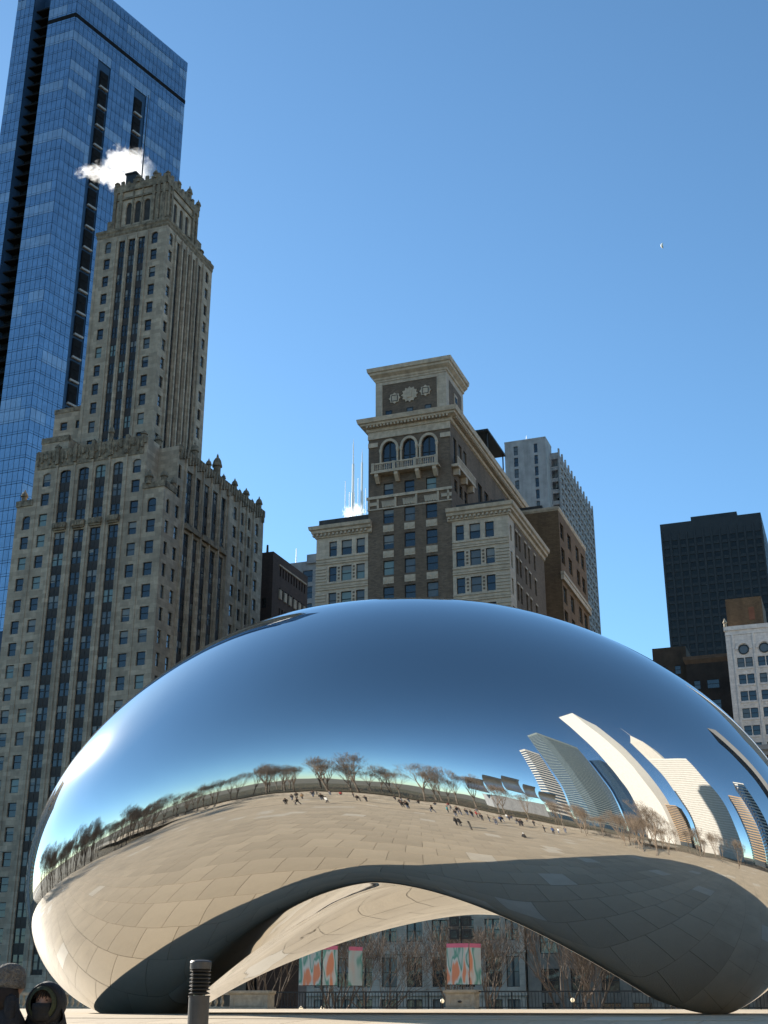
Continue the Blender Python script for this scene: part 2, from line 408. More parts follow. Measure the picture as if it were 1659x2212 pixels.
# paving slabs with recessed joints
slab = {}
def slab_mesh(sx, sy, m):
    k = (sx, sy, m.name)
    if k not in slab:
        mb = MB(); g = .009
        mb.box(-sx/2+g, sx/2-g, -sy/2+g, sy/2-g, -.013, 0); slab[k] = mb.mesh('paving_slab', m)
    return slab[k]
SL = 1.3; cells = []
w = PW0
while w + SL <= PW1:
    row = int((w - PW0) / SL); n = PN0 + (SL * .5 if row % 2 else 0)
    while n + SL <= PN1:
        cells.append((n + SL/2, w + SL/2)); n += SL
    w += SL
cells.sort(key=lambda c: (c[0] + 9) ** 2 * .6 + (c[1] - 19) ** 2)
bulk = [MB(), MB()]
for i, (n, w) in enumerate(cells):
    pale = random.random() < .04  # scattered slabs get the painted sun patch colour
    z0 = plaza_z(w); sl_ = (plaza_z(w + SL/2) - plaza_z(w - SL/2)) / SL
    if i < 300:
        o = link('paving_slab', slab_mesh(SL, SL, M['paving_sun_patch'] if pale else M['paving']), plaza, gp(n, w, z0))
        o.rotation_euler = (math.atan(sl_), 0, -GRID)
    else:
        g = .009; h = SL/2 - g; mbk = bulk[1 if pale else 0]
        mbk.add([gp(n-h, w-h, plaza_z(w-h)), gp(n+h, w-h, plaza_z(w-h)), gp(n+h, w+h, plaza_z(w+h)), gp(n-h, w+h, plaza_z(w+h))], [(0,1,2,3)])
for mbk, m in zip(bulk, (M['paving'], M['paving_sun_patch'])):
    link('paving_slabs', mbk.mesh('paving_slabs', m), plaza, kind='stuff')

# ------------------------------------------------------------------ the mirrored sculpture: a plain arched dome of polished steel
def smax(a, b, k):
    h = max(k - abs(a - b), 0) / k
    return max(a, b) + h * h * k * .25
def dome():
    n0, w0, a, bb = -11.166, 31.064, 10.094, 6.605
    NT, NP = 360, 110; mb = MB(); vs = []
    def zl(s): return 2.60 + 2.53 * math.exp(-(s / .815) ** 2)
    rows = []
    for up in (1, 0):
        for k in range(NP + (0 if up else 1)):
            if up: q = math.pi/2 * (1 - k / NP)
            else: q = -math.pi/2 * (k / NP)
            row = []
            for i in range(NT):
                th = 2 * math.pi * i / NT
                cph, sph = abs(math.cos(q)), abs(math.sin(q))
                if up:
                    s_ = math.cos(th) * cph; rho = cph ** (1.199 - .40 * math.exp(-(s_ / .5) ** 2)); s_ = rho * math.cos(th)
                    z = zl(s_) + (10 - zl(s_)) * sph
                else:
                    s_ = math.cos(th) * cph
                    e = .489 + .20 * math.exp(-(s_ / .5) ** 2)
                    rho = cph ** e; s_ = rho * math.cos(th)
                    zb = -1.149 + 1.3 * math.exp(-(s_ / .5) ** 2)
                    z = zl(s_) - (zl(s_) - zb) * sph
                    n = n0 + a * s_; w = w0 + bb * rho * math.sin(th)
                    d = abs((n + 9.95 + .1 * (w - 28.5)) / (5.8 + .33 * max(0, w - 28.5)))
                    za = (2.55 + .85 * math.exp(-((w - 32.0) / 3.2) ** 2)) * (1 - d ** 1.65)
                    z = smax(z, za, .40)
                row.append((n0 + a * s_, w0 + bb * rho * math.sin(th), z))
            rows.append(row)
    for r in rows: vs += r
    fs = []
    for k in range(len(rows) - 1):
        for i in range(NT):
            j = (i + 1) % NT
            fs.append((k*NT+i, (k+1)*NT+i, (k+1)*NT+j, k*NT+j))
    mb.add(vs, fs)
    me = mb.mesh('sculpture', M['mirror'], (n0, w0, 0), True)
    bm = bmesh.new(); bm.from_mesh(me); bmesh.ops.remove_doubles(bm, verts=bm.verts, dist=.002); bmesh.ops.recalc_face_normals(bm, faces=bm.faces)
    bm.to_mesh(me); bm.free()
    for p in me.polygons: p.use_smooth = True
    o = link('sculpture', me, None, gp(n0, w0, 0), -GRID)
    return tag(o, 'large mirror polished steel arched dome sculpture standing on the plaza', 'sculpture')
dome()

# ------------------------------------------------------------------ old stone tower on the left
def stone_tower():
    T = Thing('stone_tower', -108, 174, -4.2, 'tall weathered limestone tower with a carved crown steaming at the top', 'tower')
    W = Windows(T); W.blinds = .3; pick = [M['pane_dark']] * 8 + [M['pane_blind']] * 2 + [M['pane_green']]
    W.pick = pick
    # --- east wall of the base
    singles = [(-120.3, -118.8), (-117.2, -115.66), (-100.44, -98.95), (-97.26, -95.72)]
    bays = [(-113.97, -111.9), (-110.45, -108.5), (-107.35, -105.4), (-104.05, -102.2)]
    P = 3.51
    rows = [69.98 - P * k for k in range(19)]                     # window heads, downwards
    E = Face('E', 157.0)
    ops = []; mbA = MB()
    def single(F, a0, a1, zt, h=2.1, arch=False):
        if arch:
            ops.append((a0, a1, zt - h - .25, zt)); arch_fill(arch_mb, F, a0, a1, zt - .45, zt, .34)
            W.add(F, a0, a1, zt - h - .25, zt)
        else:
            ops.append((a0, a1, zt - h, zt)); W.add(F, a0, a1, zt - h, zt)
    arch_mb = MB(); sp_mb = []
    def bay(F, a0, a1, tops, h, zbot):
        ops.append((a0, a1, zbot, tops[0]))
        for i, zt in enumerate(tops):
            W.add(F, a0, a1, zt - h, zt, 'pair', depth=.26)
            nx = tops[i+1] if i + 1 < len(tops) else zbot
            if zt - h - nx > .1: sp_mb.append((F, a0, a1, nx, zt - h))
    for k, (a0, a1) in enumerate(singles):
        for z in rows: single(E, a0, a1, z)
        if k in (0, 3): single(E, a0, a1, 73.55, arch=True)
        else:
            single(E, a0, a1, 73.5); single(E, a0, a1, 77.05); single(E, a0, a1, 80.6, arch=True)
    for a0, a1 in bays:
        bay(E, a0, a1, [80.65, 77.05, 73.55], 2.15, 71.3)
        arch_fill(arch_mb, E, a0, a1, 80.25, 80.66, .2, 8)
        bay(E, a0, a1, rows, 2.15, 4.0)
    wmb = MB()
    wall(wmb, E, -118.7, -98.3, -4, 84.2, ops)
    wall(wmb, E, -121.6, -118.7, -4, 76.0, ops); wall(wmb, E, -98.3, -94.45, -4, 75.9, ops)
    T.part('wall', wmb, M['limestone'])
    # --- north wall of the base
    ops.clear(); Nf = Face('N', -94.45)
    Ns = [(157.95, 159.0), (160.75, 161.9), (180.4, 181.7), (183.3, 184.45), (186.0, 187.1), (189.05, 190.3)]
    Nb = [(163.8, 165.7), (166.7, 168.5), (169.5, 171.5), (172.5, 174.6), (175.7, 177.5)]
    W.pick = [M['pane_sky']] * 4 + [M['pane_dark']] * 4 + [M['pane_blind']] * 2
    for k, (a0, a1) in enumerate(Ns):
        for z in rows[:14]: single(Nf, a0, a1, z)
        if k > 0:
            single(Nf, a0, a1, 73.5); single(Nf, a0, a1, 77.05); single(Nf, a0, a1, 80.6, arch=True)
        else: single(Nf, a0, a1, 73.55, arch=True)
    for a0, a1 in Nb:
        bay(Nf, a0, a1, [80.6, 77.05, 73.55], 2.15, 71.3); bay(Nf, a0, a1, rows[:14], 2.15, 4)
    wmb = MB(); wall(wmb, Nf, 157.0, 160.6, -4, 75.9, ops); wall(wmb, Nf, 160.6, 192.2, -4, 83.6, ops)
    T.part('wall', wmb, M['limestone'])
    mb = MB()                                                      # solid inside, roofs, south and west walls
    mb.box(-118.6, -94.85, 160.9, 192.2, -4, 83.3); mb.box(-121.6, -98.7, 157.5, 192.2, -4, 75.8); mb.box(-118.65, -98.65, 157.5, 192, 70, 83.9)
    T.part('inner_wall', mb, M['limestone'])
    mb = MB(); mb.box(-98.3, -98.0, 157.02, 160.6, 75.9, 84.2); mb.box(-119.0, -118.7, 157.02, 165, 76, 84.2)
    mb.box(-98.1, -94.4, 160.58, 160.9, 75.9, 83.6); T.part('shoulder_wall', mb, M['limestone'], kind='stuff')
    # spandrels, piers, ledges
    cache = {}
    n_sp = 0; rest = MB()
    for F, a0, a1, z0, z1 in sp_mb:
        if n_sp < 230:
            key = (round(a1-a0, 2), round(z1-z0, 2))
            if key not in cache:
                mb = MB(); w_, h_ = key
                mb.box(-w_/2, w_/2, 0, .1, 0, h_); mb.box(-w_/2+.15, -.1, -.04, 0, .18, h_-.18); mb.box(.1, w_/2-.15, -.04, 0, .18, h_-.18)
                cache[key] = mb.mesh('spandrel_panel', M['spandrel'])
            link('spandrel_panel', cache[key], T.o, T.loc(*F.p((a0+a1)/2, .24, z0)), F.rz()); n_sp += 1
        else: F.box(rest, a0, a1, .24, .36, z0, z1)
    if rest.v: T.part('spandrel_panels', rest, M['spandrel'], kind='stuff')
    mb = MB()
    for x in (-114.55, -111.2, -107.9, -104.75, -101.6): E.box(mb, x-.18, x+.18, -.16, .02, 2, 82.2)
    for x in (-118.0, -98.2): E.box(mb, x-.1, x+.1, -.1, .02, 2, 80)
    for x in (163.1, 166.2, 169.0, 172.0, 175.15, 178.2, 182.5, 185.3, 188.0): Nf.box(mb, x-.2, x+.2, -.3, .02, 2, 82.4)
    T.part('pilasters', mb, M['limestone'])
    for a0, a1 in bays:
        mb = MB(); E.box(mb, a0-.15, a1+.15, -.55, .3, 70.5, 71.4); E.box(mb, a0-.05, a1+.05, -.35, .3, 70.2, 70.5)
        for q in range(4): E.box(mb, a0+.1+q*.5, a0+.4+q*.5, -.62, -.5, 70.6, 71.25)
        T.part('ledge', mb, M['limestone_trim'])
    for i in (0, 2, 4):
        mb = MB(); Nf.box(mb, Nb[i][0]-.2, Nb[min(i+1, 4)][1]+.2, -.55, .3, 70.5, 71.4); T.part('ledge', mb, M['limestone_trim'])
    # carved crown of the base: three stepped courses, gables over the bays, ribs
    mb = MB()
    E.box(mb, -118.8, -98.2, -.22, .02, 83.2, 84.5); E.box(mb, -118.4, -98.6, -.12, .02, 81.4, 83.2)
    for i in range(26):
        a = -118.5 + i * .78; E.box(mb, a, a + .34, -.3 - .1*(i % 2), 0, 82.0 + .5*(i % 3), 84.1 + .5 * ((i*7) % 5 == 0))
    for x in (-114.55, -111.2, -107.9, -104.75, -101.6): E.box(mb, x-.28, x+.28, -.45, .3, 81.8, 85.0)
    E.box(mb, -121.75, -118.6, -.2, .5, 75.3, 76.3); E.box(mb, -98.3, -94.3, -.2, .5, 75.2, 76.2)
    Nf.box(mb, 157.0, 160.7, -.15, .5, 75.2, 76.2); Nf.box(mb, 160.7, 192.3, -.25, .6, 82.7, 83.9)
    for i in range(34):
        a = 161 + i * .92; Nf.box(mb, a, a+.4, -.4, 0, 81.5 + .4*(i % 3), 83.8)
    T.part('carved_band', mb, M['limestone_trim'])
    fm = {}
    def fin(n, w, z, h, r):
        k = (h, r)
        if k not in fm: fm[k] = finial_mesh(h, r, M['limestone_trim'])
        link('finial', fm[k], T.o, T.loc(n, w, z))
    for n, w, z, h, r in ((-97.2, 156.9, 75.9, 2.6, .55), (-94.8, 157.3, 75.9, 2.4, .5), (-94.8, 160.2, 75.9, 2.2, .42), (-120.6, 157.3, 76.1, 2.3, .5),
                          (-104.75, 156.8, 84.6, 2.8, .42), (-114.9, 157, 84.3, 1.3, .4), (-108, 157, 84.3, 1.2, .35), (-99.0, 157.3, 84.2, 1.5, .5), (-98.5, 160.9, 84.2, 2.2, .6),
                          (-94.8, 166.3, 83.6, 3.2, .6), (-94.8, 171.3, 83.6, 2.3, .45), (-94.8, 174.3, 83.6, 4.4, .72), (-94.8, 176.8, 83.6, 1.7, .35), (-94.8, 181.0, 83.6, 2.5, .5),
                          (-94.8, 185.5, 83.6, 2.4, .55), (-94.8, 190.8, 83.6, 2.8, .55), (-94.8, 188, 83.6, 1.3, .3), (-94.8, 183, 83.6, 1.3, .3)):
        fin(n, w, z, h, r)
    # --- slender shaft above
    E2 = Face('E', 160.6); N2 = Face('N', -99.6); ops.clear()
    W.pick = pick
    tr = [122.25 - 3.5 * k for k in range(12)]
    for a0, a1 in ((-112.0, -110.75), (-102.65, -101.4)):
        for z in tr: single(E2, a0, a1, z)
        single(E2, a0, a1, 125.8, arch=True)
    tb = [125.4] + [122.25 - 3.5 * k for k in range(12)]
    for a0, a1 in ((-109.2, -107.95), (-107.25, -105.9), (-105.3, -103.95)):
        bay(E2, a0, a1, tb, 2.2, 83.9)
    wmb = MB(); wall(wmb, E2, -113.7, -99.6, 83.8, 128, ops); T.part('wall', wmb, M['limestone'])
    ops.clear(); W.pick = [M['pane_sky']] * 3 + [M['pane_dark']] * 6 + [M['pane_blind']]
    for a0, a1 in ((161.6, 162.75), (174.9, 176.0)):
        for z in tr: single(N2, a0, a1, z)
        single(N2, a0, a1, 125.8, arch=True)
    for a0, a1 in ((164.2, 165.3), (166.1, 167.15), (167.9, 168.9), (169.7, 170.75), (171.8, 172.95)): bay(N2, a0, a1, tb, 2.2, 83.9)
    wmb = MB(); wall(wmb, N2, 160.6, 177.2, 83.8, 127.6, ops); T.part('wall', wmb, M['limestone'])
    rest = MB()
    for F, a0, a1, z0, z1 in sp_mb[n_sp:]:
        if F in (E2, N2): F.box(rest, a0, a1, .24, .36, z0, z1)
    T.part('spandrel_panels', rest, M['spandrel'], kind='stuff')
    mb = MB()
    for x in (-109.75, -107.6, -105.6, -103.4): E2.box(mb, x-.14, x+.14, -.2, .02, 84, 126.3)
    for x in (163.5, 165.7, 167.5, 169.3, 171.3, 173.6): N2.box(mb, x-.2, x+.2, -.35, .02, 84, 126.3)
    E2.box(mb, -113.75, -113.2, -.08, .02, 84, 126); E2.box(mb, -100.4, -99.55, -.08, .02, 84, 126)
    T.part('pilasters', mb, M['limestone'])
    mb = MB(); mb.box(-113.7, -100.0, 161.0, 177.2, 83.5, 127.8); T.part('inner_wall', mb, M['limestone'])
    # ledge round the shaft's head, then the belvedere with arched openings
    ring(T, 'cornice', [(0, 126.6), (.15, 126.9), (.15, 127.3), (.32, 127.6), (.32, 128.1), (-1, 128.1), (-1, 126.6)], -113.7, -99.6, 160.6, 177.2, M['limestone_trim'])
    E3 = Face('E', 161.8); N3 = Face('N', -101.0); ops.clear()
    dk = MB(); A3 = ((-109.15, -108.0), (-107.4, -106.15), (-105.5, -104.2))
    for a0, a1 in A3:
        ops.append((a0, a1, 129.6, 134.2)); arch_fill(arch_mb, E3, a0, a1, 133.5, 134.2, .3)
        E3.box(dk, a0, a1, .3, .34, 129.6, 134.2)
    wmb = MB(); wall(wmb, E3, -111.6, -101.0, 128, 138.0, ops)
    ops.clear()
    for a0, a1 in ((164.6, 165.8), (166.7, 167.9), (168.8, 170.0)):
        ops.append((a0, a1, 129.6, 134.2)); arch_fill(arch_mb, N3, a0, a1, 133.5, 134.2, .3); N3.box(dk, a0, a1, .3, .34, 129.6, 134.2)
    wall(wmb, N3, 161.8, 173.0, 128, 138.0, ops); T.part('belvedere_wall', wmb, M['limestone'])
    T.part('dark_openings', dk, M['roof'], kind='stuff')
    mb = MB(); mb.box(-111.6, -101.4, 162.2, 173.0, 127, 137.4); T.part('inner_wall', mb, M['limestone'])
    T.part('arch_heads', arch_mb, M['limestone'])
    mb = MB()                                                     # ribs, corner piers, parapet and battlements
    for x in (-111.4, -110.2, -103.5, -102.5, -101.4): E3.box(mb, x-.28, x+.28, -.35, .02, 128, 136.6)
    for x in (162.2, 163.4, 171.2, 172.5): N3.box(mb, x-.28, x+.28, -.35, .02, 128, 136.6)
    for x in (-107.7, -105.85): E3.box(mb, x-.13, x+.13, -.2, .02, 129, 137.5)
    E3.box(mb, -111.6, -100.9, -.25, .02, 134.9, 135.3); N3.box(mb, 161.8, 173, -.25, .02, 134.9, 135.3)
    mb.box(-111.9, -100.8, 161.5, 161.9, 136.6, 138.1); mb.box(-101.2, -100.75, 161.5, 173.2, 136.6, 138.1)
    for i in range(9): mb.box(-111.7 + i*1.24, -111.1 + i*1.24, 161.5, 161.9, 138.1, 138.6 + .35*(i % 2))
    for i in range(9): mb.box(-101.15, -100.75, 161.8 + i*1.25, 162.4 + i*1.25, 138.1, 138.6 + .35*(i % 2))
    E3.box(mb, -113.2, -111.6, .6, 4, 127.5, 131.5); N3.box(mb, 173, 175.6, .3, 3, 127.5, 132.4)
    T.part('belvedere_ribs', mb, M['limestone_trim'])
    for n, w, z, h, r in ((-106.9, 161.6, 138, 1.9, .5), (-103.4, 161.6, 138, 1.9, .45), (-101, 161.8, 138, 1.3, .4), (-101, 165.6, 138, 1.8, .45), (-101, 169.6, 138, 3.2, .5), (-101, 173, 138, 2.4, .45),
                          (-111.3, 161.7, 138, 1.2, .45), (-99.9, 160.9, 128, 1.0, .4), (-100.1, 168, 128, 1.4, .6), (-100.1, 173, 128, 1.6, .7), (-100.1, 176.4, 128, 1.2, .5)):
        fin(n, w, z, h, r)
    # low wing left of the shaft
    E4 = Face('E', 163.0); ops.clear(); W.pick = [M['pane_dark']]
    for a0, a1 in ((-119.3, -117.9), (-116.2, -115.3)): single(E4, a0, a1, 92.8, 1.5)
    wmb = MB(); wall(wmb, E4, -120.6, -113.5, 83, 95.1, ops); T.part('wall', wmb, M['limestone'])
    mb = MB(); mb.box(-120.6, -113.5, 163.4, 176, 83, 94.9); mb.box(-119.2, -114, 158.5, 162.9, 83, 87.4); T.part('inner_wall', mb, M['limestone'])
    mb = MB(); mb.box(-120.7, -113.7, 162.9, 163.3, 94.6, 95.4); mb.box(-119.3, -114, 158.4, 159, 86.8, 87.8); T.part('coping', mb, M['limestone_trim'], kind='stuff')
    mb = MB(); mb.tube((-109.2, 166, 137), (-109.2, 166, 161.5), .16, .07, 8); T.part('flagpole', mb, M['iron'])
    mb = MB(); mb.box(-110.2, -108.2, 162.5, 166, 138, 141); mb.box(-110.4, -108, 162.3, 166.2, 141, 141.3); T.part('roof_plant', mb, M['iron'])
    W.build()
stone_tower()

# ------------------------------------------------------------------ cream and brown tower house in the middle
def cream_tower():
    T = Thing('tower_house', -54, 178, -4.2, 'brown brick tower house with cream corner wings, bracketed cornices and a balcony under three arches', 'building')
    W = Windows(T); W.blinds = .28; W.pick = [M['pane_dark']] * 5 + [M['pane_blind']] + [M['pane_green']] * 2
    E = Face('E', 157.0); ops = []; P = 3.89
    # middle shaft of brown brick
    cols = [(-58.2, -56.6), (-55.0, -53.4), (-51.75, -50.1)]
    tops = [66.25 - P * k for k in range(14)]
    sp = MB()
    key = {}
    for a0, a1 in cols:
        for k, z in enumerate(tops):
            ops.append((a0, a1, z-2.15, z)); W.add(E, a0, a1, z-2.15, z)
            if k < 8:                                              # carved panel below the window
                kk = round(a1-a0, 2)
                if kk not in key:
                    mb = MB(); mb.box(-kk/2, kk/2, -.06, .02, 0, 1.0)
                    for q in (-.5, .5): mb.box(q*.9-.17, q*.9+.17, -.13, -.05, .3, .7)
                    mb.lathe([(.26, -.06), (.2, 0)], 0, 0, 0, 8)
                    key[kk] = mb.mesh('carved_panel', M['terracotta_trim'])
                link('carved_panel', key[kk], T.o, T.loc((a0+a1)/2, 157, z-3.45))
        ops.append((a0+.05, a1-.05, 68.4, 70.3)); W.add(E, a0+.05, a1-.05, 68.4, 70.3)
    arches = [(-58.3, -56.2), (-55.15, -53.25), (-52.25, -50.2)]
    am = MB()
    for a0, a1 in arches:
        ops.append((a0, a1, 72.0, 76.85)); W.add(E, a0, a1, 72.0, 76.85, 'pair', M['pane_dark'], .3)
        arch_fill(am, E, a0, a1, 75.7, 76.85, .3, 14)
    wmb = MB(); wall(wmb, E, -60.5, -47.95, 12, 79.5, ops)
    T.part('wall', wmb, M['brown_brick'])
    T.part('arch_heads', am, M['brown_brick'])
    for a0, a1 in arches:
        mb = MB(); arch_ring(mb, E, a0-.03, a1+.03, 75.7, 76.9, .38, -.14, .02); T.part('arch_moulding', mb, M['terracotta_trim'], kind='stuff')
    cm = MB(); cm.lathe([(.24, 0), (.24, .2), (.17, .3), (.15, 3.0), (.22, 3.15), (.26, 3.4), (.26, 3.55)], n=8); cm = cm.mesh('column', M['terracotta_trim'])
    for x in (-58.55, -55.95, -55.4, -53.0, -52.5, -49.95): link('column', cm, T.o, T.loc(x, 156.86, 72.1))
    mb = MB()                                                      # spandrels above the arches, band with dark wedges, string courses
    E.box(mb, -60.55, -47.9, -.18, .02, 77.5, 78.1); E.box(mb, -60.55, -47.9, -.1, .02, 78.1, 79.3)
    E.box(mb, -60.7, -47.8, -.22, .02, 68.0, 68.4); E.box(mb, -60.6, -47.85, -.12, .02, 65.95+.35, 66.5)
    for x in (-60.5, -49.4): E.box(mb, x, x+1.5, -.2, .02, 76.2, 76.9); E.box(mb, x, x+1.5, -.14, .02, 67.0, 67.5)
    for x in (-60.4, -59.0, -56.3, -53.15, -49.9, -48.4): E.box(mb, x-.14, x+.14, -.14, .02, 66.5, 68.0)
    T.part('string_courses', mb, M['terracotta_trim'], kind='stuff')
    kb = MB(); kb.add([(-.14,-.16,0),(.14,-.16,0),(.26,-.16,.95),(-.26,-.16,.95),(-.14,0,0),(.14,0,0),(.26,0,.95),(-.26,0,.95)], [(0,1,2,3),(4,7,6,5),(0,4,5,1),(1,5,6,2),(2,6,7,3),(3,7,4,0)])
    kb = kb.mesh('keystone', M['terracotta_trim'])
    for a0, a1 in cols:
        for q in range(5): link('keystone', kb, T.o, T.loc(a0 + .05 + q*(a1-a0-.1)/4, 157, 66.6))
    # balcony: slab, balusters, rail and brackets
    mb = MB(); E.box(mb, -59.65, -49.55, -1.15, .05, 71.75, 72.0); E.box(mb, -59.75, -49.45, -1.25, .05, 71.55, 71.75); T.part('balcony_floor', mb, M['terracotta_trim'])
    mb = MB(); E.box(mb, -59.6, -49.6, -1.15, -.95, 72.95, 73.15); T.part('balcony_rail', mb, M['terracotta_trim'])
    bl = MB(); bl.lathe([(.05, 0), (.09, .3), (.05, .6), (.07, .95)], n=6); bl = bl.mesh('baluster', M['terracotta_trim'])
    x = -59.2
    while x < -49.8:
        if min(abs(x - q) for q in (-59.5, -56.2, -53, -49.7)) > .3: link('baluster', bl, T.o, T.loc(x, 155.95, 72.0))
        x += .27
    ps = MB(); ps.box(-.22, .22, -.14, .14, 0, 1.2); ps = ps.mesh('balcony_post', M['terracotta_trim'])
    for x in (-59.4, -56.2, -53.0, -49.8): link('balcony_post', ps, T.o, T.loc(x, 155.95, 72.0))
    bk = MB(); bk.add([(-.28,0,0),(.28,0,0),(-.28,-.35,0),(.28,-.35,0),(-.28,-1.1,.9),(.28,-1.1,.9),(-.28,-1.1,1.3),(.28,-1.1,1.3),(-.28,0,1.3),(.28,0,1.3)], [(0,1,3,2),(2,3,5,4),(4,5,7,6),(6,7,9,8),(0,2,4,6,8),(1,9,7,5,3)])
    bk = bk.mesh('balcony_bracket', M['terracotta_trim'])
    for x in (-58.9, -55.9, -52.7, -50.1): link('balcony_bracket', bk, T.o, T.loc(x, 157, 70.25))
    # north side of the shaft
    Nf = Face('N', -47.95); ops = []; W.pick = [M['pane_dark']] * 4 + [M['pane_sky']]
    for a0, a1 in ((158.6, 160.1), (161.1, 162.6), (163.6, 165.1)):
        ops.append((a0, a1, 72.0, 76.8)); W.add(Nf, a0, a1, 72, 76.8, 'pair'); ops.append((a0, a1, 68.4, 70.3)); W.add(Nf, a0, a1, 68.4, 70.3)
    for k in range(7):
        a0 = 171 + k*3.6; ops.append((a0, a0+2.3, 68.0, 74.6)); W.add(Nf, a0, a0+2.3, 68, 74.6, 'pair')
    wmb = MB(); wall(wmb, Nf, 157, 201, -4, 79.5, ops); T.part('wall', wmb, M['brown_brick'])
    mb = MB(); Nf.box(mb, 157.3, 166.5, -1.0, .05, 71.6, 72.0); Nf.box(mb, 157.3, 166.5, -1.0, -.85, 72.95, 73.15)
    for k in range(30): Nf.box(mb, 157.4 + k*.3, 157.55 + k*.3, -.98, -.88, 72, 72.95)
    for a in (158.4, 162, 165.5): Nf.box(mb, a-.3, a+.3, -.9, .02, 70.6, 71.6)
    T.part('side_balcony', mb, M['terracotta_trim'], kind='stuff')
    mb = MB(); mb.box(-60.45, -48.35, 157.42, 200.9, -4, 79.4); T.part('inner_wall', mb, M['brown_brick'])
    # main cornice with brackets
    ring(T, 'main_cornice', [(0, 78.6), (.25, 78.7), (.3, 79.2), (1.0, 79.5), (1.05, 79.75), (1.3, 79.85), (1.45, 80.5), (-1, 80.5), (-1, 78.6)], -60.5, -47.95, 157, 201, M['terracotta_trim'])
    md = MB(); md.box(-.13, .13, -.95, -.28, 0, .33); md = md.mesh('cornice_bracket', M['terracotta_trim'])
    for i in range(24): link('cornice_bracket', md, T.o, T.loc(-60.4 + i*.536, 157, 79.15))
    for i in range(70): link('cornice_bracket', md, T.o, T.loc(-47.95, 157.4 + i*.62, 79.15), R(90))
    # square lantern storey on the roof
    ops = []; W.pick = [M['pane_dark']]
    dkp = MB(); E.box(dkp, -58.3, -49.8, -.03, .02, 81.1, 86.15); T.part('brick_panel', dkp, M['brown_brick'])
    for x in (-57.3, -53.95, -51.15): ops.append((x-.5, x+.5, 80.75, 81.9))
    mb = MB(); wall(mb, E, -59.4, -48.4, 80.4, 87.3, [])
    wall(mb, Face('N', -48.4), 157, 165.6, 80.4, 87.3, []); mb.box(-59.4, -48.8, 157.4, 165.6, 80.4, 87.2); T.part('lantern_wall', mb, M['terracotta'])
    mb = MB(); E.box(mb, -58.4, -49.7, -.12, 0, 86.15, 86.4); E.box(mb, -58.45, -58.3, -.1, 0, 80.9, 86.2); E.box(mb, -49.8, -49.65, -.1, 0, 80.9, 86.2); E.box(mb, -59.45, -48.35, -.1, 0, 86.75, 87.1)
    T.part('panel_frame', mb, M['terracotta_trim'], kind='stuff')
    F2 = Face('E', 156.95)
    for x in (-57.3, -54.0, -51.2): W.add(F2, x-.5, x+.5, 80.75 + (.0), 81.85, 'plain', M['pane_dark'] if x < -57 else M['pane_blind'], -.06)
    def star(x, z, r, hole):
        mb = MB(); n = 24 if not hole else 16; vs = []
        for d in (-.16, 0):
            for i in range(n):
                rr = r * (1 if i % 2 == 0 else .78); t = 2*math.pi*i/n
                vs.append((x + rr*math.cos(t), 156.97 + d, z + rr*math.sin(t)))
        mb.add(vs, [tuple(range(n))] + [(i, n+i, n+(i+1) % n, (i+1) % n) for i in range(n)])
        o = T.part('medallion', mb, M['terracotta_trim'])
        if hole: W.add(F2, x-.5, x+.5, z-.5, z+.5, 'plain', M['pane_dark'], -.19)
        else:
            mb = MB(); mb.box(x-.35, x+.35, 156.7, 156.85, z-.5, z+.6); T.part('relief', mb, M['terracotta_trim'], o)
    star(-56.35, 83.7, .92, True); star(-54.0, 83.95, 1.3, False); star(-51.55, 84.15, .92, True)
    for z in (81.35, 82.9, 84.7, 85.75):
        for x in (-57.9, -56.35, -53, -55, -51.55, -50.2):
            if z > 84.5 or z < 82: pass
    mb = MB(); Nf2 = Face('N', -48.4)
    Nf2.box(mb, 158.4, 164.6, -.03, .02, 81.2, 86.1); T.part('brick_panel', mb, M['brown_brick'])
    mb = MB(); Nf2.box(mb, 160.6, 162.2, -.14, 0, 83, 84.9); T.part('medallion', mb, M['terracotta_trim'])
    W.add(Face('N', -48.3), 161, 161.9, 83.5, 84.4, 'plain', M['pane_dark'], -.1)
    W.add(Face('N', -48.3), 164.0, 164.5, 81.3, 82.5, 'plain', M['pane_dark'], -.1)
    ring(T, 'top_cornice', [(0, 87.0), (.2, 87.1), (.25, 87.4), (.75, 87.8), (.8, 88.1), (1.0, 88.2), (1.1, 88.8), (-1, 88.8), (-1, 87)], -59.4, -48.4, 157, 165.6, M['terracotta_trim'])
    mb = MB(); mb.box(-59, -49, 157.6, 166.6, 88.5, 88.95); mb.box(-60.3, -48.3, 157.2, 200.9, 80.3, 80.62); T.part('roof', mb, M['roof'], kind='stuff')
    mb = MB(); mb.box(-58, -48.6, 168, 186, 80.5, 83.2); T.part('penthouse', mb, M['terracotta'])
    mb = MB(); mb.box(-57, -47.2, 175.0, 186, 85.0, 85.3); mb.tube((-47.6, 176, 80.5), (-47.6, 176, 85.1), .12, .12); mb.tube((-47.6, 185.5, 80.5), (-47.6, 185.5, 85.1), .12, .12); T.part('roof_canopy', mb, M['iron'])
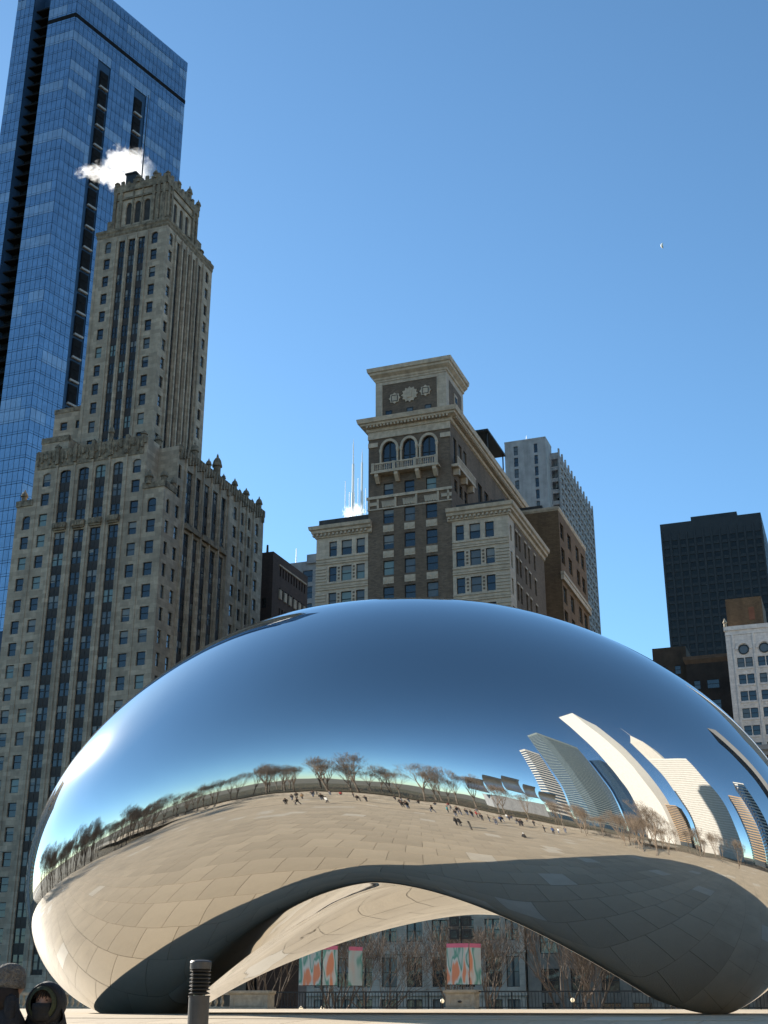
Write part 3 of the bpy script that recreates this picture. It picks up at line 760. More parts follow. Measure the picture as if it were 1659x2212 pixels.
    # the two cream wings
    def wing(nl, nr, cols, name, side):
        ops = []; W.pick = [M['pane_dark']] * 5 + [M['pane_blind']] + ([M['pane_green']] * 4 if side < 0 else [])
        t2 = [62.4] + [58.55 - P*k for k in range(12)]
        for a0, a1 in cols:
            for z in t2: ops.append((a0, a1, z-2.25, z)); W.add(E, a0, a1, z-2.25, z)
        wmb = MB(); wall(wmb, E, nl, nr, 12, 63.6, ops)
        T.part('wing_wall', wmb, M['terracotta'])
        bands = {}
        for k, z in enumerate(t2[:9]):
            for zz, hh, pr in ((z-2.62, .2, .14), (z-3.1, .22, .1), (z-3.45, .16, .16)):
                mb = MB(); E.box(mb, nl-.02, nr+.02, -pr, .02, zz, zz+hh)
                T.part('stone_band', mb, M['terracotta_trim'])
            if k:                                                  # rusticated corner blocks and jambs
                edge = [(nr-1.95, nr+.03)] if side > 0 else [(nl-.03, nl+1.6)]
                for e0, e1 in edge:
                    kk = round(e1-e0, 2)
                    if kk not in bands:
                        mb = MB(); mb.box(-kk/2, kk/2, -.12, .02, 0, .27); bands[kk] = mb.mesh('corner_block', M['terracotta'])
                    for q in range(5): link('corner_block', bands[kk], T.o, T.loc((e0+e1)/2, 157, z-2.15 + q*.46))
                mb = MB()
                for (p0, p1), (q0, q1) in zip(cols, cols[1:]):
                    for j in range(4): mb.box((p1+q0)/2-.14, (p1+q0)/2+.14, 156.96, 157.02, z-2.0+j*.52, z-1.72+j*.52)
                T.part('dark_squares', mb, M['brown_brick'], kind='stuff')
        dn = MB(); dn.box(-.14, .14, -.55, 0, 0, .32); dn = dn.mesh('cornice_bracket', M['terracotta_trim'])
        x = nl - .3
        while x < nr + .3: link('cornice_bracket', dn, T.o, T.loc(x, 157, 63.3)); x += .62
    wing(-47.95, -39.85, [(-47.45, -46.25), (-45.45, -43.9), (-43.2, -41.95)], 'r', 1)
    wing(-68.5, -60.5, [(-66.5, -65.3), (-64.6, -63.0), (-62.3, -61.0)], 'l', -1)
    prof = [(0, 63.0), (.2, 63.1), (.25, 63.6), (.6, 63.75), (.65, 64.1), (.9, 64.25), (1.0, 64.75), (-1, 64.75), (-1, 63)]
    mb = MB(); mb.sweep(prof, lambda o: [(-48.6, 157-o), (-39.85+o, 157-o), (-39.85+o, 178)]); T.part('wing_cornice', mb, M['terracotta_trim'])
    mb = MB(); mb.sweep(prof, lambda o: [(-68.5-o, 178), (-68.5-o, 157-o), (-59.9, 157-o)]); T.part('wing_cornice', mb, M['terracotta_trim'])
    mb = MB(); mb.box(-47.4, -40.4, 157.3, 158, 64.7, 65.6); mb.box(-68.3, -60.6, 157.3, 158, 64.7, 66.0); T.part('parapet', mb, M['roof'], kind='stuff')
    Nw = Face('N', -39.85); ops = []; W.pick = [M['pane_dark']] * 5 + [M['pane_sky']]
    wc = [(157.7, 158.6), (160.6, 161.6), (162.4, 163.4), (165.6, 166.6), (167.9, 168.9), (171.2, 172.2)]
    for k in range(10):
        z = 61.9 - P*k
        for a0, a1 in wc: ops.append((a0, a1, z-2.3, z)); W.add(Nw, a0, a1, z-2.3, z)
    wmb = MB(); wall(wmb, Nw, 157, 160.0, -4, 63.6, ops); T.part('wing_wall', wmb, M['terracotta'])
    wmb = MB(); wall(wmb, Nw, 160.0, 178, -4, 63.6, ops); T.part('wing_wall', wmb, M['brown_brick'])
    sl_ = MB(); sl_.box(-.65, .65, -.1, .02, 0, .28); sl_ = sl_.mesh('lintel', M['terracotta_trim'])
    for k in range(6):
        for a0, a1 in wc[1:]: link('lintel', sl_, T.o, T.loc(*Nw.p((a0+a1)/2, 0, 61.9 - P*k + .02)), R(90))
    mb = MB(); mb.box(-47.9, -40.25, 157.4, 177.9, -4, 63.5); mb.box(-68.45, -60.55, 157.4, 177.9, -4, 63.5); T.part('inner_wall', mb, M['brown_brick'], kind='stuff')
    # grey base storeys seen through the arch
    ops = []; W.pick = [M['pane_dark']] * 3 + [M['pane_blind']]
    bc = [(-67.5, -65.5), (-64.3, -62.3), (-61.6, -59.6), (-58.3, -56.3), (-55.0, -52.95), (-51.65, -49.55), (-48.2, -46.2), (-44.8, -42.8), (-42.2, -40.6)]
    for a0, a1 in bc:
        for z0, z1 in ((7.5, 10.05), (2.2, 5.7), (-3.4, .8)): ops.append((a0, a1, z0, z1)); W.add(Face('E', 156.8), a0, a1, z0, z1, 'pair')
    wmb = MB(); wall(wmb, Face('E', 156.8), -68.5, -39.85, -4.15, 12.05, ops); T.part('base_wall', wmb, M['grey_base'])
    mb = MB()
    for z, h, d in ((11.3, .5, .45), (6.1, .3, .2), (1.2, .4, .3)): mb.box(-68.6, -39.7, 156.8-d, 156.82, z, z+h)
    T.part('base_ledges', mb, M['grey_base'], kind='stuff')
    W.build()
cream_tower()

# ------------------------------------------------------------------ blue glass skyscraper, its north side skewed to the grid
def glass_tower():
    cx, cy = -78.9, 252.5
    o_ = Thing('glass_skyscraper', 0, 0, 0, 'blue glass skyscraper with a dark vertical balcony notch behind the old stone tower', 'skyscraper', rz=0)
    o_.o.location = (cx, cy, -4.2); o_.b = (0, 0, -4.2)
    e1 = Vector((-.9354, .3535, 0)); e2 = Vector((.5635, .8261, 0))
    n1 = Vector((e1.y, -e1.x, 0)); n1 = n1 if n1.y < 0 else -n1       # outward of the east side
    n2 = Vector((e2.y, -e2.x, 0)); n2 = n2 if n2.x > 0 else -n2
    ZT = 250.0; FH = 3.05
    def P(side, s, d, z):
        e, n = (e1, n1) if side == 0 else (e2, n2)
        v = e * s - n * d
        return (v.x, v.y, z)
    def bx(mb, side, s0, s1, d0, d1, z0, z1):
        vs = [P(side, s, d, z) for z in (z0, z1) for s, d in ((s0, d0), (s1, d0), (s1, d1), (s0, d1))]
        mb.add(vs, [(0,1,2,3)[::-1], (4,5,6,7), (0,1,5,4), (1,2,6,5), (2,3,7,6), (3,0,4,7)])
    # core: two prisms with the notch left open
    mb = MB()
    a = e1*19.0; b_ = e2*40.8
    def prism(pts, z0, z1):
        n = len(pts); mb.add([(p.x, p.y, z0) for p in pts] + [(p.x, p.y, z1) for p in pts], [tuple(range(n))[::-1], tuple(range(n, 2*n))] + [(i, (i+1) % n, n+(i+1) % n, n+i) for i in range(n)])
    ins = lambda s, d, side: Vector(P(side, s, d, 0))
    q = .25
    prism([ins(8.4, q, 0), ins(.2, q, 0), ins(40.6, q, 1), b_ + e1*8.4], -4, ZT - .5)
    prism([ins(13.5, 3.2, 0), ins(8.4, 3.2, 0), b_ + e1*8.4, b_ + e1*13.5], -4, ZT - .5)
    prism([ins(18.9, q, 0), ins(13.5, q, 0), b_ + e1*13.5, b_ + e1*18.9], -4, ZT - .5)
    o_.part('core', mb, M['mullion'])
    # balconies inside the notch, and the two slots in the north side
    bal = []
    z = ZT - 8
    while z > 60:
        bal.append(z); z -= FH
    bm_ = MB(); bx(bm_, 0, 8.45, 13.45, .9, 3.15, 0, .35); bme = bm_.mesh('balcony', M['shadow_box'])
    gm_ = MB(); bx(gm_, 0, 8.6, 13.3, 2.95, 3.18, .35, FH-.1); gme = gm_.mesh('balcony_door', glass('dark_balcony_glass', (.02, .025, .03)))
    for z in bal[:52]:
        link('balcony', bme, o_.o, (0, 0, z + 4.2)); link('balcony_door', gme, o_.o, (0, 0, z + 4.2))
    slots = [(9.9, 12.6), (22.2, 24.9)]
    sm_ = MB(); bx(sm_, 1, 0, 2.7, -.05, .28, 0, 5.3); sme = sm_.mesh('recess_shade_block', M['shadow_box'])  # solid near-black blocks: the shade of deep slots is put into their colour
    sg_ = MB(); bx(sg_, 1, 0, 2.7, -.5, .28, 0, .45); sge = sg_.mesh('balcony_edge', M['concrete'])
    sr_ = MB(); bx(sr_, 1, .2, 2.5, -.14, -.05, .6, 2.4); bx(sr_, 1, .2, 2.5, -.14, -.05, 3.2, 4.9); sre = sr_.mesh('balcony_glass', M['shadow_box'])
    for s0, s1 in slots:
        z = 225.4 - 5.3
        while z > 80:
            p = e2 * s0
            r = link('recess_shade_block', sme, o_.o, (p.x, p.y, z + 4.2)); link('balcony_edge', sge, r, (0, 0, 0)); link('balcony_glass', sre, r, (0, 0, 0))
            z -= 6.05
    # curtain wall panels, one storey each
    pan = []
    fl = int((ZT - 74) / FH)
    rnd = random.Random(3)
    for k in range(fl):
        z1 = ZT - 3.5 - k * FH; z0 = z1 - FH
        for side, segs in ((0, [(0.05, 8.4), (13.5, 18.95)]), (1, [(0.05, 40.75)])):
            for s0, s1 in segs:
                m = max(1, round((s1 - s0) / 1.48)); st = (s1 - s0) / m
                run = 0
                for i in range(m):
                    a0 = s0 + i*st; a1 = a0 + st
                    if side == 1 and any(a1 > q0 + .1 and a0 < q1 - .1 for q0, q1 in slots) and z0 < 225.4: continue
                    if run == 0 and rnd.random() < (.012 if k % 5 else .25): run = rnd.randint(3, 12)
                    v = 2 if run > 0 else (1 if rnd.random() < .4 else 0)
                    if run: run -= 1
                    if 3 <= k <= 3 and z1 > 235: v = 0
                    pan.append((side, a0, a1, z0, z1, v, rnd.uniform(-.012, .012), rnd.uniform(-.012, .012)))
    def panel(mb, side, a0, a1, z0, z1, tx, tz, off=0):
        g = .05
        zz0 = z0 + .62
        for (y0, y1) in ((zz0, z1 - g), (z0 + .06, zz0 - .07)):
            vs = []
            for d in (.12, .0):
                for s, z in ((a0+g, y0), (a1-g, y0), (a1-g, y1), (a0+g, y1)):
                    vs.append(P(side, s, d - .02 + (tx*(s-(a0+a1)/2) + tz*(z-(z0+z1)/2))*(d == 0), z))
            mb.add(vs, [(4,5,6,7), (0,1,5,4), (1,2,6,5), (2,3,7,6), (3,0,4,7)])
    pan.sort(key=lambda p: p[3] + (0 if p[0] == 0 else 25) + (0 if p[4] < 200 else 0))
    vis = [p for p in pan if p[3] > 92]
    rest = [MB(), MB(), MB()]
    cache = {}
    for i, (side, a0, a1, z0, z1, v, tx, tz) in enumerate(vis):
        if i < 300:
            key = (side, round(a1-a0, 3), v, i % 3)
            if key not in cache:
                mb = MB(); panel(mb, side, 0, a1-a0, 0, FH, tx, tz); cache[key] = mb.mesh('glass_panel', M['curtain'][v])
            p = (e1 if side == 0 else e2) * a0
            link('glass_panel', cache[key], o_.o, (p.x, p.y, z0 + 4.2))
        else: panel(rest[v], side, a0, a1, z0, z1, tx, tz)
    for v in range(3): o_.part('glass_panels', rest[v], M['curtain'][v], kind='stuff')
    low = MB()
    for p in pan:
        if p[3] <= 92: panel(low, *p[:5], p[6], p[7])
    o_.part('glass_panels', low, M['curtain'][0], kind='stuff')
    mb = MB()                                                       # crown: plain glass screen, dark louvre line below it
    for side, s0, s1 in ((0, 0, 8.4), (0, 13.5, 19.0), (1, 0, 40.8)):
        m = round((s1-s0)/1.48); st = (s1-s0)/m
        for i in range(m): panel(mb, side, s0+i*st, s0+(i+1)*st, ZT-3.45, ZT, 0, 0)
    o_.part('crown_screen', mb, M['curtain'][0], kind='stuff')
    mb = MB()
    bx(mb, 0, 0, 8.4, -.1, .2, 236.0-.45, 236.0+.75); bx(mb, 1, -.1, 40.8, -.1, .2, 236.0-.45, 236.0+.75)
    o_.part('louvre_band', mb, M['shadow_box'], kind='stuff')
    mb = MB(); mb.box(0, 0, 0, 0, 0, 0) if False else None
glass_tower()

# ------------------------------------------------------------------ other buildings along and behind the avenue
def block(name, label, n0, n1, w0, w1, zt, m, ecols=(), erows=(), ncols=(), nrows=(), h=2.1, hn=None, pick=None, cat='building', style='sash', cap=None, fm=None, depth=.25, limit=300):
    T = Thing(name, (n0+n1)/2, (w0+w1)/2, -4.2, label, cat)
    W = Windows(T, fm); W.pick = pick or [M['pane_dark']]
    E = Face('E', w0); Nf = Face('N', n1); oe = []; on = []
    for a0, a1 in ecols:
        for z in erows: oe.append((a0, a1, z-h, z)); W.add(E, a0, a1, z-h, z, style, depth=depth)
    for a0, a1 in ncols:
        for z in nrows: on.append((a0, a1, z-(hn or h), z)); W.add(Nf, a0, a1, z-(hn or h), z, style, depth=depth)
    mb = MB(); wall(mb, E, n0, n1, -4, zt, oe); wall(mb, Nf, w0, w1, -4, zt, on)
    T.part('wall', mb, m)
    mb = MB(); mb.box(n0, n1-.4, w0+.4, w1, -4, zt-.3); T.part('inner_wall', mb, m)
    if cap:
        mb = MB(); mb.sweep([(0, zt-cap[1]), (cap[0], zt-cap[1]*.4), (cap[0], zt+.15), (-.8, zt+.15), (-.8, zt-cap[1])], lambda o: [(n0-o, w1), (n0-o, w0-o), (n1+o, w0-o), (n1+o, w1)])
        T.part('coping', mb, cap[2])
    W.build(limit)
    return T
# rust brown block right behind the cream tower house
T = block('brown_building', 'rust brown brick block with bright windows right of the cream and brown tower house', -50, -38.7, 185, 206, 74.4, M['rust_brick'],
      [(-45, -43.2)], [66.5], [(185.7, 188.2), (191.0, 193.6), (197.4, 199.8), (201.6, 204.2)], [72.2, 68.0, 61.5, 57.6, 53.7, 49.8], h=2.3, hn=2.7, pick=[M['pane_sky']] * 3 + [M['pane_dark']], cap=(.15, .5, M['terracotta_trim']))
mb = MB(); mb.box(-38.75, -38.2, 184.6, 206, 63.0, 63.5); mb.box(-38.75, -38.3, 184.7, 206, 62.2, 63.0); mb.box(-38.75, -38.45, 184.8, 206, 55, 55.4); T.part('cornice_band', mb, M['terracotta_trim'], kind='stuff')
mb = MB(); mb.box(-47, -42, 188, 194, 74.4, 76.3); T.part('roof_plant', mb, M['roof'])
# pale concrete slab with strip windows
T = block('concrete_tower', 'pale grey concrete apartment slab behind the brown brick block', -76.4, -65.2, 300, 307, 141.0, M['concrete'],
      [(-73.95, -72.8), (-68.4, -67.45)], [139.5 - 3.3*k for k in range(16)], (), (), h=2.6, pick=[M['pane_dark']] * 3 + [M['pane_blind']], cap=(.05, .5, M['concrete']))
T2 = T
mb = MB(); Nf = Face('N', -63.0); mb2 = MB()
wall(mb, Face('E', 305.0), -65.2, -63.0, -4, 138.3, [(-65.0, -63.3, 136.5 - 3.3*k - 2.2, 136.5 - 3.3*k) for k in range(16)])
ops = []
for j in range(11):
    for k in range(24): ops.append((306.0 + j*4.05, 308.9 + j*4.05, 136.6 - 3.0*k - 2.1, 136.6 - 3.0*k))
wall(mb, Nf, 305.0, 350, -4, 138.3, ops, 1.2)
T.part('wall', mb, M['concrete'])
mb = MB(); mb.box(-76, -63.3, 307.2, 349.9, -4, 138); T.part('inner_wall', mb, M['concrete'])
W = Windows(T); W.pick = [M['pane_dark']] * 4 + [M['pane_sky']]
for a0, a1, z0, z1 in ops: W.add(Nf, a0, a1, z0, z1, 'pair', depth=.8)
W.build(180)
bm_ = MB(); bm_.box(-1.45, 1.45, -.35, .6, 0, 1.0); bm_ = bm_.mesh('balcony_front', M['concrete'])
for a0, a1, z0, z1 in ops: link('balcony_front', bm_, T.o, T.loc(*Nf.p((a0+a1)/2, 0, z0-.1)), R(90))
mb = MB()
for j in range(12): Nf.box(mb, 305.0 + j*4.05 - .3, 305.0 + j*4.05 + .3, -.4, .02, 40, 139.3)
T.part('concrete_fins', mb, M['concrete'], kind='stuff')
mb = MB(); mb.tube((-71, 303, 141), (-71, 303, 143.6), .08, .05); mb.tube((-69.5, 303, 141), (-69.5, 303, 142.6), .08, .05); T.part('roof_aerials', mb, M['white'], kind='stuff')
# black office tower on the right
k_ = 520/300
cols = [(-36.55*k_ + j*3.46, -36.55*k_ + j*3.46 + 2.3) for j in range(12)]
T = block('black_office_tower', 'black office tower with a flat top on the right', -37.2*k_, -12.8*k_, 520, 600, 194.5, M['black_steel'], cols, [186.5 - 3.56*k for k in range(24)], [(524 + j*6, 527 + j*6) for j in range(10)], [186.5 - 3.56*k for k in range(16)], h=2.2,
          pick=[glass('smoked_glass', (.016, .019, .021), .25, spec=.22), glass('smoked_glass_b', (.02, .024, .026), .3, spec=.22)], style='plain')
mb = MB()
for j in range(13): mb.box(-36.55*k_ + j*3.46 - .95, -36.55*k_ + j*3.46 - .25, 519.6, 520.02, -4, 190)
T.part('steel_mullions', mb, M['black_steel'], kind='stuff')
mb = MB(); mb.box(-29.7*k_, -18.5*k_, 523, 560, 194.4, 197.4); T.part('roof_plant', mb, M['black_steel'])
# low brown blocks below the black tower
block('low_brown_building', 'low brown building with a flat roof below the black office tower', -41.6, -33.6, 300, 322, 80.6, mat('brown_render', (.075, .05, .033), .9, .2, .4, dirt=.3), [(-40, -38.6), (-36.6, -35.2)], [76, 72, 68, 64], [(303, 305), (308, 310)], [76, 72, 68], pick=[M['pane_dark']])
block('dark_brown_building', 'dark brown building with a pale parapet left of the white building', -33.5, -22.5, 296, 320, 76.6, mat('dark_brown_render', (.05, .035, .026), .9, .2, .4, dirt=.3), [(-32, -30.5), (-29, -26.2)], [71, 66.2, 61.4, 56.6], (), (), pick=[M['pane_dark']] * 3 + [M['pane_blind']], cap=(.5, 1.6, mat('brown_parapet', (.15, .09, .055), .9, .15, 1)))
# white terracotta building with round windows
KW = 265/157
def white_building():
    T = Thing('white_building', -10, 275, -4.2, 'white terracotta building with round windows under its roofline at the right edge', 'building')
    W = Windows(T); W.pick = [M['pane_dark']] * 3 + [M['pane_blind']] * 2
    E = Face('E', 265.0); ops = []
    n0 = -12.62*KW; bayw = 2.47*KW
    bays = [(-11.5*KW + bayw*j) for j in range(6)]
    rows = [z*KW for z in (40.05, 37.95, 35.85, 33.73, 31.6, 29.5, 27.4, 25.3, 23.2)]
    for b0 in bays:
        for q in (0, 1):
            a0 = b0 + q*.98*KW
            for i, z in enumerate(rows): ops.append((a0, a0+.87*KW, z-1.2*KW, z)); W.add(E, a0, a0+.87*KW, z-1.2*KW, z)
    mb = MB(); wall(mb, E, n0, 8, -4, 74.3, ops); wall(mb, Face('N', 8), 265, 290, -4, 74.3, []); T.part('wall', mb, M['white_tc'])
    mb = MB(); mb.box(n0, 7.5, 265.5, 290, -4, 74.0); T.part('inner_wall', mb, M['white_tc'])
    for b0 in bays:
        c = b0 + .93*KW
        mb = MB(); arch_ring(mb, E, c-1.15, c+1.15, 69.4, 70.6, .5, -.25, .02, 16); T.part('arch_moulding', mb, M['white_tc'], kind='stuff')
        r = .52*KW; mb = MB(); n = 24; vs = []
        for rr, d in ((r+.2, -.02), (r+.2, -.2), (r, -.2), (r, .05)):
            vs += [(c + rr*math.cos(2*math.pi*i/n), 265 + d, 41.42*KW - .6 + rr*math.sin(2*math.pi*i/n)) for i in range(n)]
        mb.add(vs, [(k*n+i, k*n+(i+1) % n, (k+1)*n+(i+1) % n, (k+1)*n+i) for k in range(3) for i in range(n)])
        o = T.part('round_window', mb, M['frame'])
        mb = MB(); mb.add([(c + r*math.cos(2*math.pi*i/n), 264.96, 41.42*KW - .6 + r*math.sin(2*math.pi*i/n)) for i in range(n)], [tuple(range(n))]); T.part('pane', mb, M['pane_blind'], o)
        for z in rows:
            mb = MB()
            E.box(mb, b0-.1, b0+1.95*KW*.96, -.18, .02, z-1.2*KW-.45, z-1.2*KW-.15)
            for q in (0, 1): E.box(mb, b0 + q*.98*KW + .4, b0 + q*.98*KW + .95, -.12, .02, z-1.2*KW-1.0, z-1.2*KW-.55)
            T.part('window_sill', mb, M['white_tc'], kind='stuff')
    mb = MB()
    for j in range(7): E.box(mb, -11.5*KW + bayw*j - .65, -11.5*KW + bayw*j - .3, -.22, .02, 30, 72.6)
    T.part('pilasters', mb, M['white_tc'], kind='stuff')
    mb = MB(); E.box(mb, n0-.2, 8.2, -.25, .5, 73.6, 74.5); E.box(mb, n0-.05, 8.1, -.12, .1, 72.6, 72.9); T.part('coping', mb, M['white_tc'], kind='stuff')
    mb = MB(); E.box(mb, n0-1.2, 8.2, -1.6, .2, 48.0, 49.0); E.box(mb, n0-.8, 8.2, -1.0, .2, 47.0, 48.0); T.part('cornice', mb, M['concrete'])
    mb = MB(); E.box(mb, n0-.1, 8.1, -.2, .4, -4, 47.0); T.part('lower_wall', mb, M['dark_brick'])
    mb = MB(); mb.box(-12.33*KW, -7.9*KW, 268, 280, 74.0, 81.4); T.part('roof_house', mb, M['rust_brick'])
    mb = MB(); mb.box(-9.6*KW, -8.9*KW, 267.9, 268.02, 76.4, 79.2); T.part('roof_door', mb, mat('rust_door', (.22, .09, .05), .8))
    mb = MB(); mb.lathe([(.35, 0), (.3, .8), (.5, 1), (.2, 1.6), (.05, 2.0)], -12.5*KW, 265, 74.4, 6); T.part('finial', mb, M['pedestal'])
    W.build()
white_building()
# dark brick block and pale block between the two towers
ncol = [(203.0 + j*1.25, 203.6 + j*1.25) for j in range(10)]
T = block('dark_brick_building', 'dark maroon brick block between the stone tower and the cream tower house', -104, -95.98, 200, 216, 79.0, M['dark_brick'], [(-98, -97.2)], [70], ncol, [76.9, 72.8, 68.9, 65, 61], h=1.8, pick=[M['pane_dark']], cap=None)
mb = MB()
for z in (77.0,): mb.box(-96.0, -95.8, 202.6, 215.2, z, z+.3)
for j in range(6): mb.box(-96.0, -95.75, 202.8 + j*2.2, 203.9 + j*2.2, 70.6, 72.4)
T.part('stone_lintels', mb, M['limestone'], kind='stuff')
mb = MB(); mb.tube((-97.5, 200.5, 79), (-97.5, 200.5, 80.6), .25, .2); T.part('roof_vent', mb, M['roof'])
KG = 260/260
T = block('pale_grey_building', 'pale blue grey building with dark square windows left of the cream tower house', -121, -110.5, 260, 285, 99.0, M['concrete'], [(-116.9, -114.3)], [96.7, 92.6, 88.4, 84.2], (), (), h=3.0, pick=[M['pane_dark']])
mb = MB(); mb.box(-115.6, -110.3, 259.3, 266, 98.2, 100.4); T.part('cornice', mb, M['concrete'])
mb = MB(); mb.tube((-119.6, 262, 99), (-119.6, 262, 103.4), .12, .08); T.part('roof_aerial', mb, M['white'])
# white twin masts on a far black tower
T = Thing('far_mast_tower', -436, 1110, -4.2, 'twin white antenna masts on a far tower left of the cream tower house', 'tower')
mb = MB(); mb.box(-452, -421, 1098, 1128, -4, 456); T.part('tower_top', mb, M['black_steel'])
for n, zt, r in ((-440.6, 547, 1.75), (-430.8, 534, 1.5)):
    mb = MB(); mb.lathe([(r*1.05, 0), (r, 30), (r*.75, 31), (r*.7, 62), (r*.35, 63), (r*.3, zt-456-8), (.1, zt-456)], n, 1100, 456, 10); T.part('mast', mb, M['white'])
for n, zt in ((-449.5, 501), (-435.5, 502), (-445, 488), (-427, 490)):
    mb = MB(); mb.lathe([(.35, 0), (.3, zt-456)], n, 1101, 456, 6); T.part('whip_aerial', mb, M['white'])

# street front right of the cream tower house, seen through the arch; blocks further along the avenue and beyond the frame (mirrored in the steel)
block('street_building', 'dark stone street front behind bare trees right of the grey base', -39.6, -13.5, 157, 180, 24, mat('brown_street_stone', (.22, .19, .155), .9, .2, .5, dirt=.3), [(-38 + j*3.6, -35.8 + j*3.6) for j in range(7)], [21, 16.8, 12.6, 8.6, 4.2, .4], (), (), h=2.7, pick=[M['pane_dark']] * 3 + [M['pane_blind']])
def plain_block(name, label, n0, n1, w0, w1, zt, m, m2, fh=3.6, rib=3.0, kind='h', cat='building', group=None, crown=0):
    """a building seen only as a reflection: body, storey bands or ribs as real relief"""
    T = Thing(name, (n0+n1)/2, (w0+w1)/2, -4.2, label, cat, group)
    mb = MB(); mb.box(n0, n1, w0, w1, -4, zt); T.part('wall', mb, m2)
    mb = MB()
    if kind == 'h':
        z = 4
        while z < zt - .5: mb.box(n0-.35, n1+.35, w0-.35, w1+.35, z, z + fh*.42); z += fh
        mb.box(n0-.4, n1+.4, w0-.4, w1+.4, zt-crown-1.5, zt+.3)
        T.part('storey_bands', mb, m, kind='stuff')
    else:
        for c0, c1, ax in ((n0, n1, 0), (w0, w1, 1)):
            k = max(2, round((c1-c0)/rib)); st = (c1-c0)/k
            for i in range(k+1):
                p = c0 + i*st
                if ax == 0: mb.box(p-rib*.3, p+rib*.3, w0-.5, w1+.5, -4, zt+.4)
                else: mb.box(n0-.5, n1+.5, p-rib*.3, p+rib*.3, -4, zt+.4)
        T.part('wall_ribs', mb, m, kind='stuff')
    return T
wh = mat('white_granite', (.60, .56, .50), .7, .05, .3)
ls = mat('pale_limestone', (.48, .44, .385), .8, .06, .3)
tn = mat('tan_brick', (.42, .28, .16), .85, .1, .4)
gb = glass('grey_blue_glass', (.10, .17, .24), .08, .6)
dg = glass('dark_window_bands', (.06, .07, .08), .2, .2)
plain_block('avenue_building', 'tall pale stone building on the avenue left of the old stone tower', -182, -150, 168, 200, 44, ls, dg)
plain_block('avenue_building', 'grey avenue building second from the old stone tower', -228, -188, 168, 200, 60, M['concrete'], dg, kind='v')
plain_block('avenue_building', 'tan brick avenue building farthest left along the street', -300, -235, 168, 200, 84, tn, dg)
plain_block('avenue_building', 'pale stone building on the avenue right of the white building', 14, 55, 190, 225, 88, ls, dg, kind='v')
plain_block('avenue_building', 'grey stone building along the avenue far to the right', 60, 105, 158, 190, 62, M['concrete'], dg)
plain_block('dark_tower', 'slender dark tower with a pale edge mirrored at the right of the sculpture', 118, 140, 150, 172, 150, M['black_steel'], dg, kind='v', cat='skyscraper')
def sky_at(az, d): return (-6 + d*math.sin(R(az)), 25 - d*math.cos(R(az)))
n, w = sky_at(43, 275); plain_block('striped_office_tower', 'broad glass office tower with pale storey stripes mirrored in the sculpture', n-30, n+34, w-16, w+16, 218, mat('grey_green_spandrel', (.20, .23, .22), .6, .15, .3), gb, 4.2, cat='skyscraper', crown=4)
n, w = sky_at(32.5, 300); plain_block('slim_tower', 'slim white framed glass tower mirrored left of the striped office tower', n-11, n+11, w-10, w+10, 170, wh, gb, 7, cat='skyscraper')
n, w = sky_at(54, 330); plain_block('glass_slab', 'dark blue glass slab mirrored behind the striped office tower', n-14, n+14, w-14, w+14, 200, M['mullion'], gb, cat='skyscraper')
n, w = sky_at(63, 262); plain_block('white_skyscraper', 'tallest white skyscraper with fine upright ribs mirrored in the sculpture', n-21, n+21, w-21, w+21, 326, wh, dg, rib=2.6, kind='v', cat='skyscraper')
n, w = sky_at(70, 255); plain_block('tan_building', 'tan stepped building mirrored between the white skyscrapers', n-10, n+10, w-10, w+10, 74, tn, dg)
n, w = sky_at(85.5, 195); plain_block('white_slab', 'broad white slab office block with fine storey lines mirrored at the right of the sculpture', n-16, n+16, w-31, w+31, 140, wh, ls, 3.6, cat='skyscraper')
n, w = sky_at(79, 280)
T = plain_block('spired_tower', 'grey tower with a pointed top and spire mirrored behind the white slab', n-17, n+17, w-17, w+17, 252, ls, dg, kind='v', cat='skyscraper')
mb = MB(); mb.add([(n-17, w-17, 252.5), (n+17, w-17, 252.5), (n+17, w+17, 252.5), (n-17, w+17, 252.5), (n, w, 296)], [(0,1,4), (1,2,4), (2,3,4), (3,0,4)]); mb.tube((n, w, 290), (n, w, 328), .8, .2, 6); T.part('pointed_roof', mb, ls)
n, w = sky_at(104, 210); plain_block('tan_tower', 'tan slab tower mirrored right of the white slab', n-10, n+10, w-14, w+14, 92, tn, dg, cat='skyscraper')
n, w = sky_at(113, 240); plain_block('glass_tower', 'pale glass tower mirrored beside the right edge of the sculpture', n-14, n+14, w-14, w+14, 124, wh, gb, 5, cat='skyscraper')

# ------------------------------------------------------------------ plaza furniture behind the sculpture
KR = 61/58
def rail_run(n0, n1, label):
    T = Thing('iron_railing', (n0+n1)/2, 61, -.02, label, 'railing', 'iron railings along the plaza edge')
    mb = MB(); mb.box(n0, n1, 60.96, 61.04, .74, .8); T.part('top_rail', mb, M['iron'])
    mb = MB(); mb.box(n0, n1, 60.97, 61.03, .06, .1); T.part('bottom_rail', mb, M['iron'])
    bm_ = MB(); bm_.box(-.012, .012, -.012, .012, .08, .75); bm_ = bm_.mesh('baluster', M['iron'])
    pm = MB(); pm.box(-.03, .03, -.03, .03, 0, .8); pm = pm.mesh('post', M['iron'])
    k = int((n1-n0)/.16); big = MB()
    for i in range(1, k):
        if i % 10 == 0: link('post', pm, T.o, T.loc(n0 + i*.16, 61, -.02))
        else: link('baluster', bm_, T.o, T.loc(n0 + i*.16, 61, -.02))
rail_run(-28.3, -19.4, 'black iron railing between the two stone pedestals')
rail_run(-17.8, -2.0, 'black iron railing right of the pedestal below the right banner')
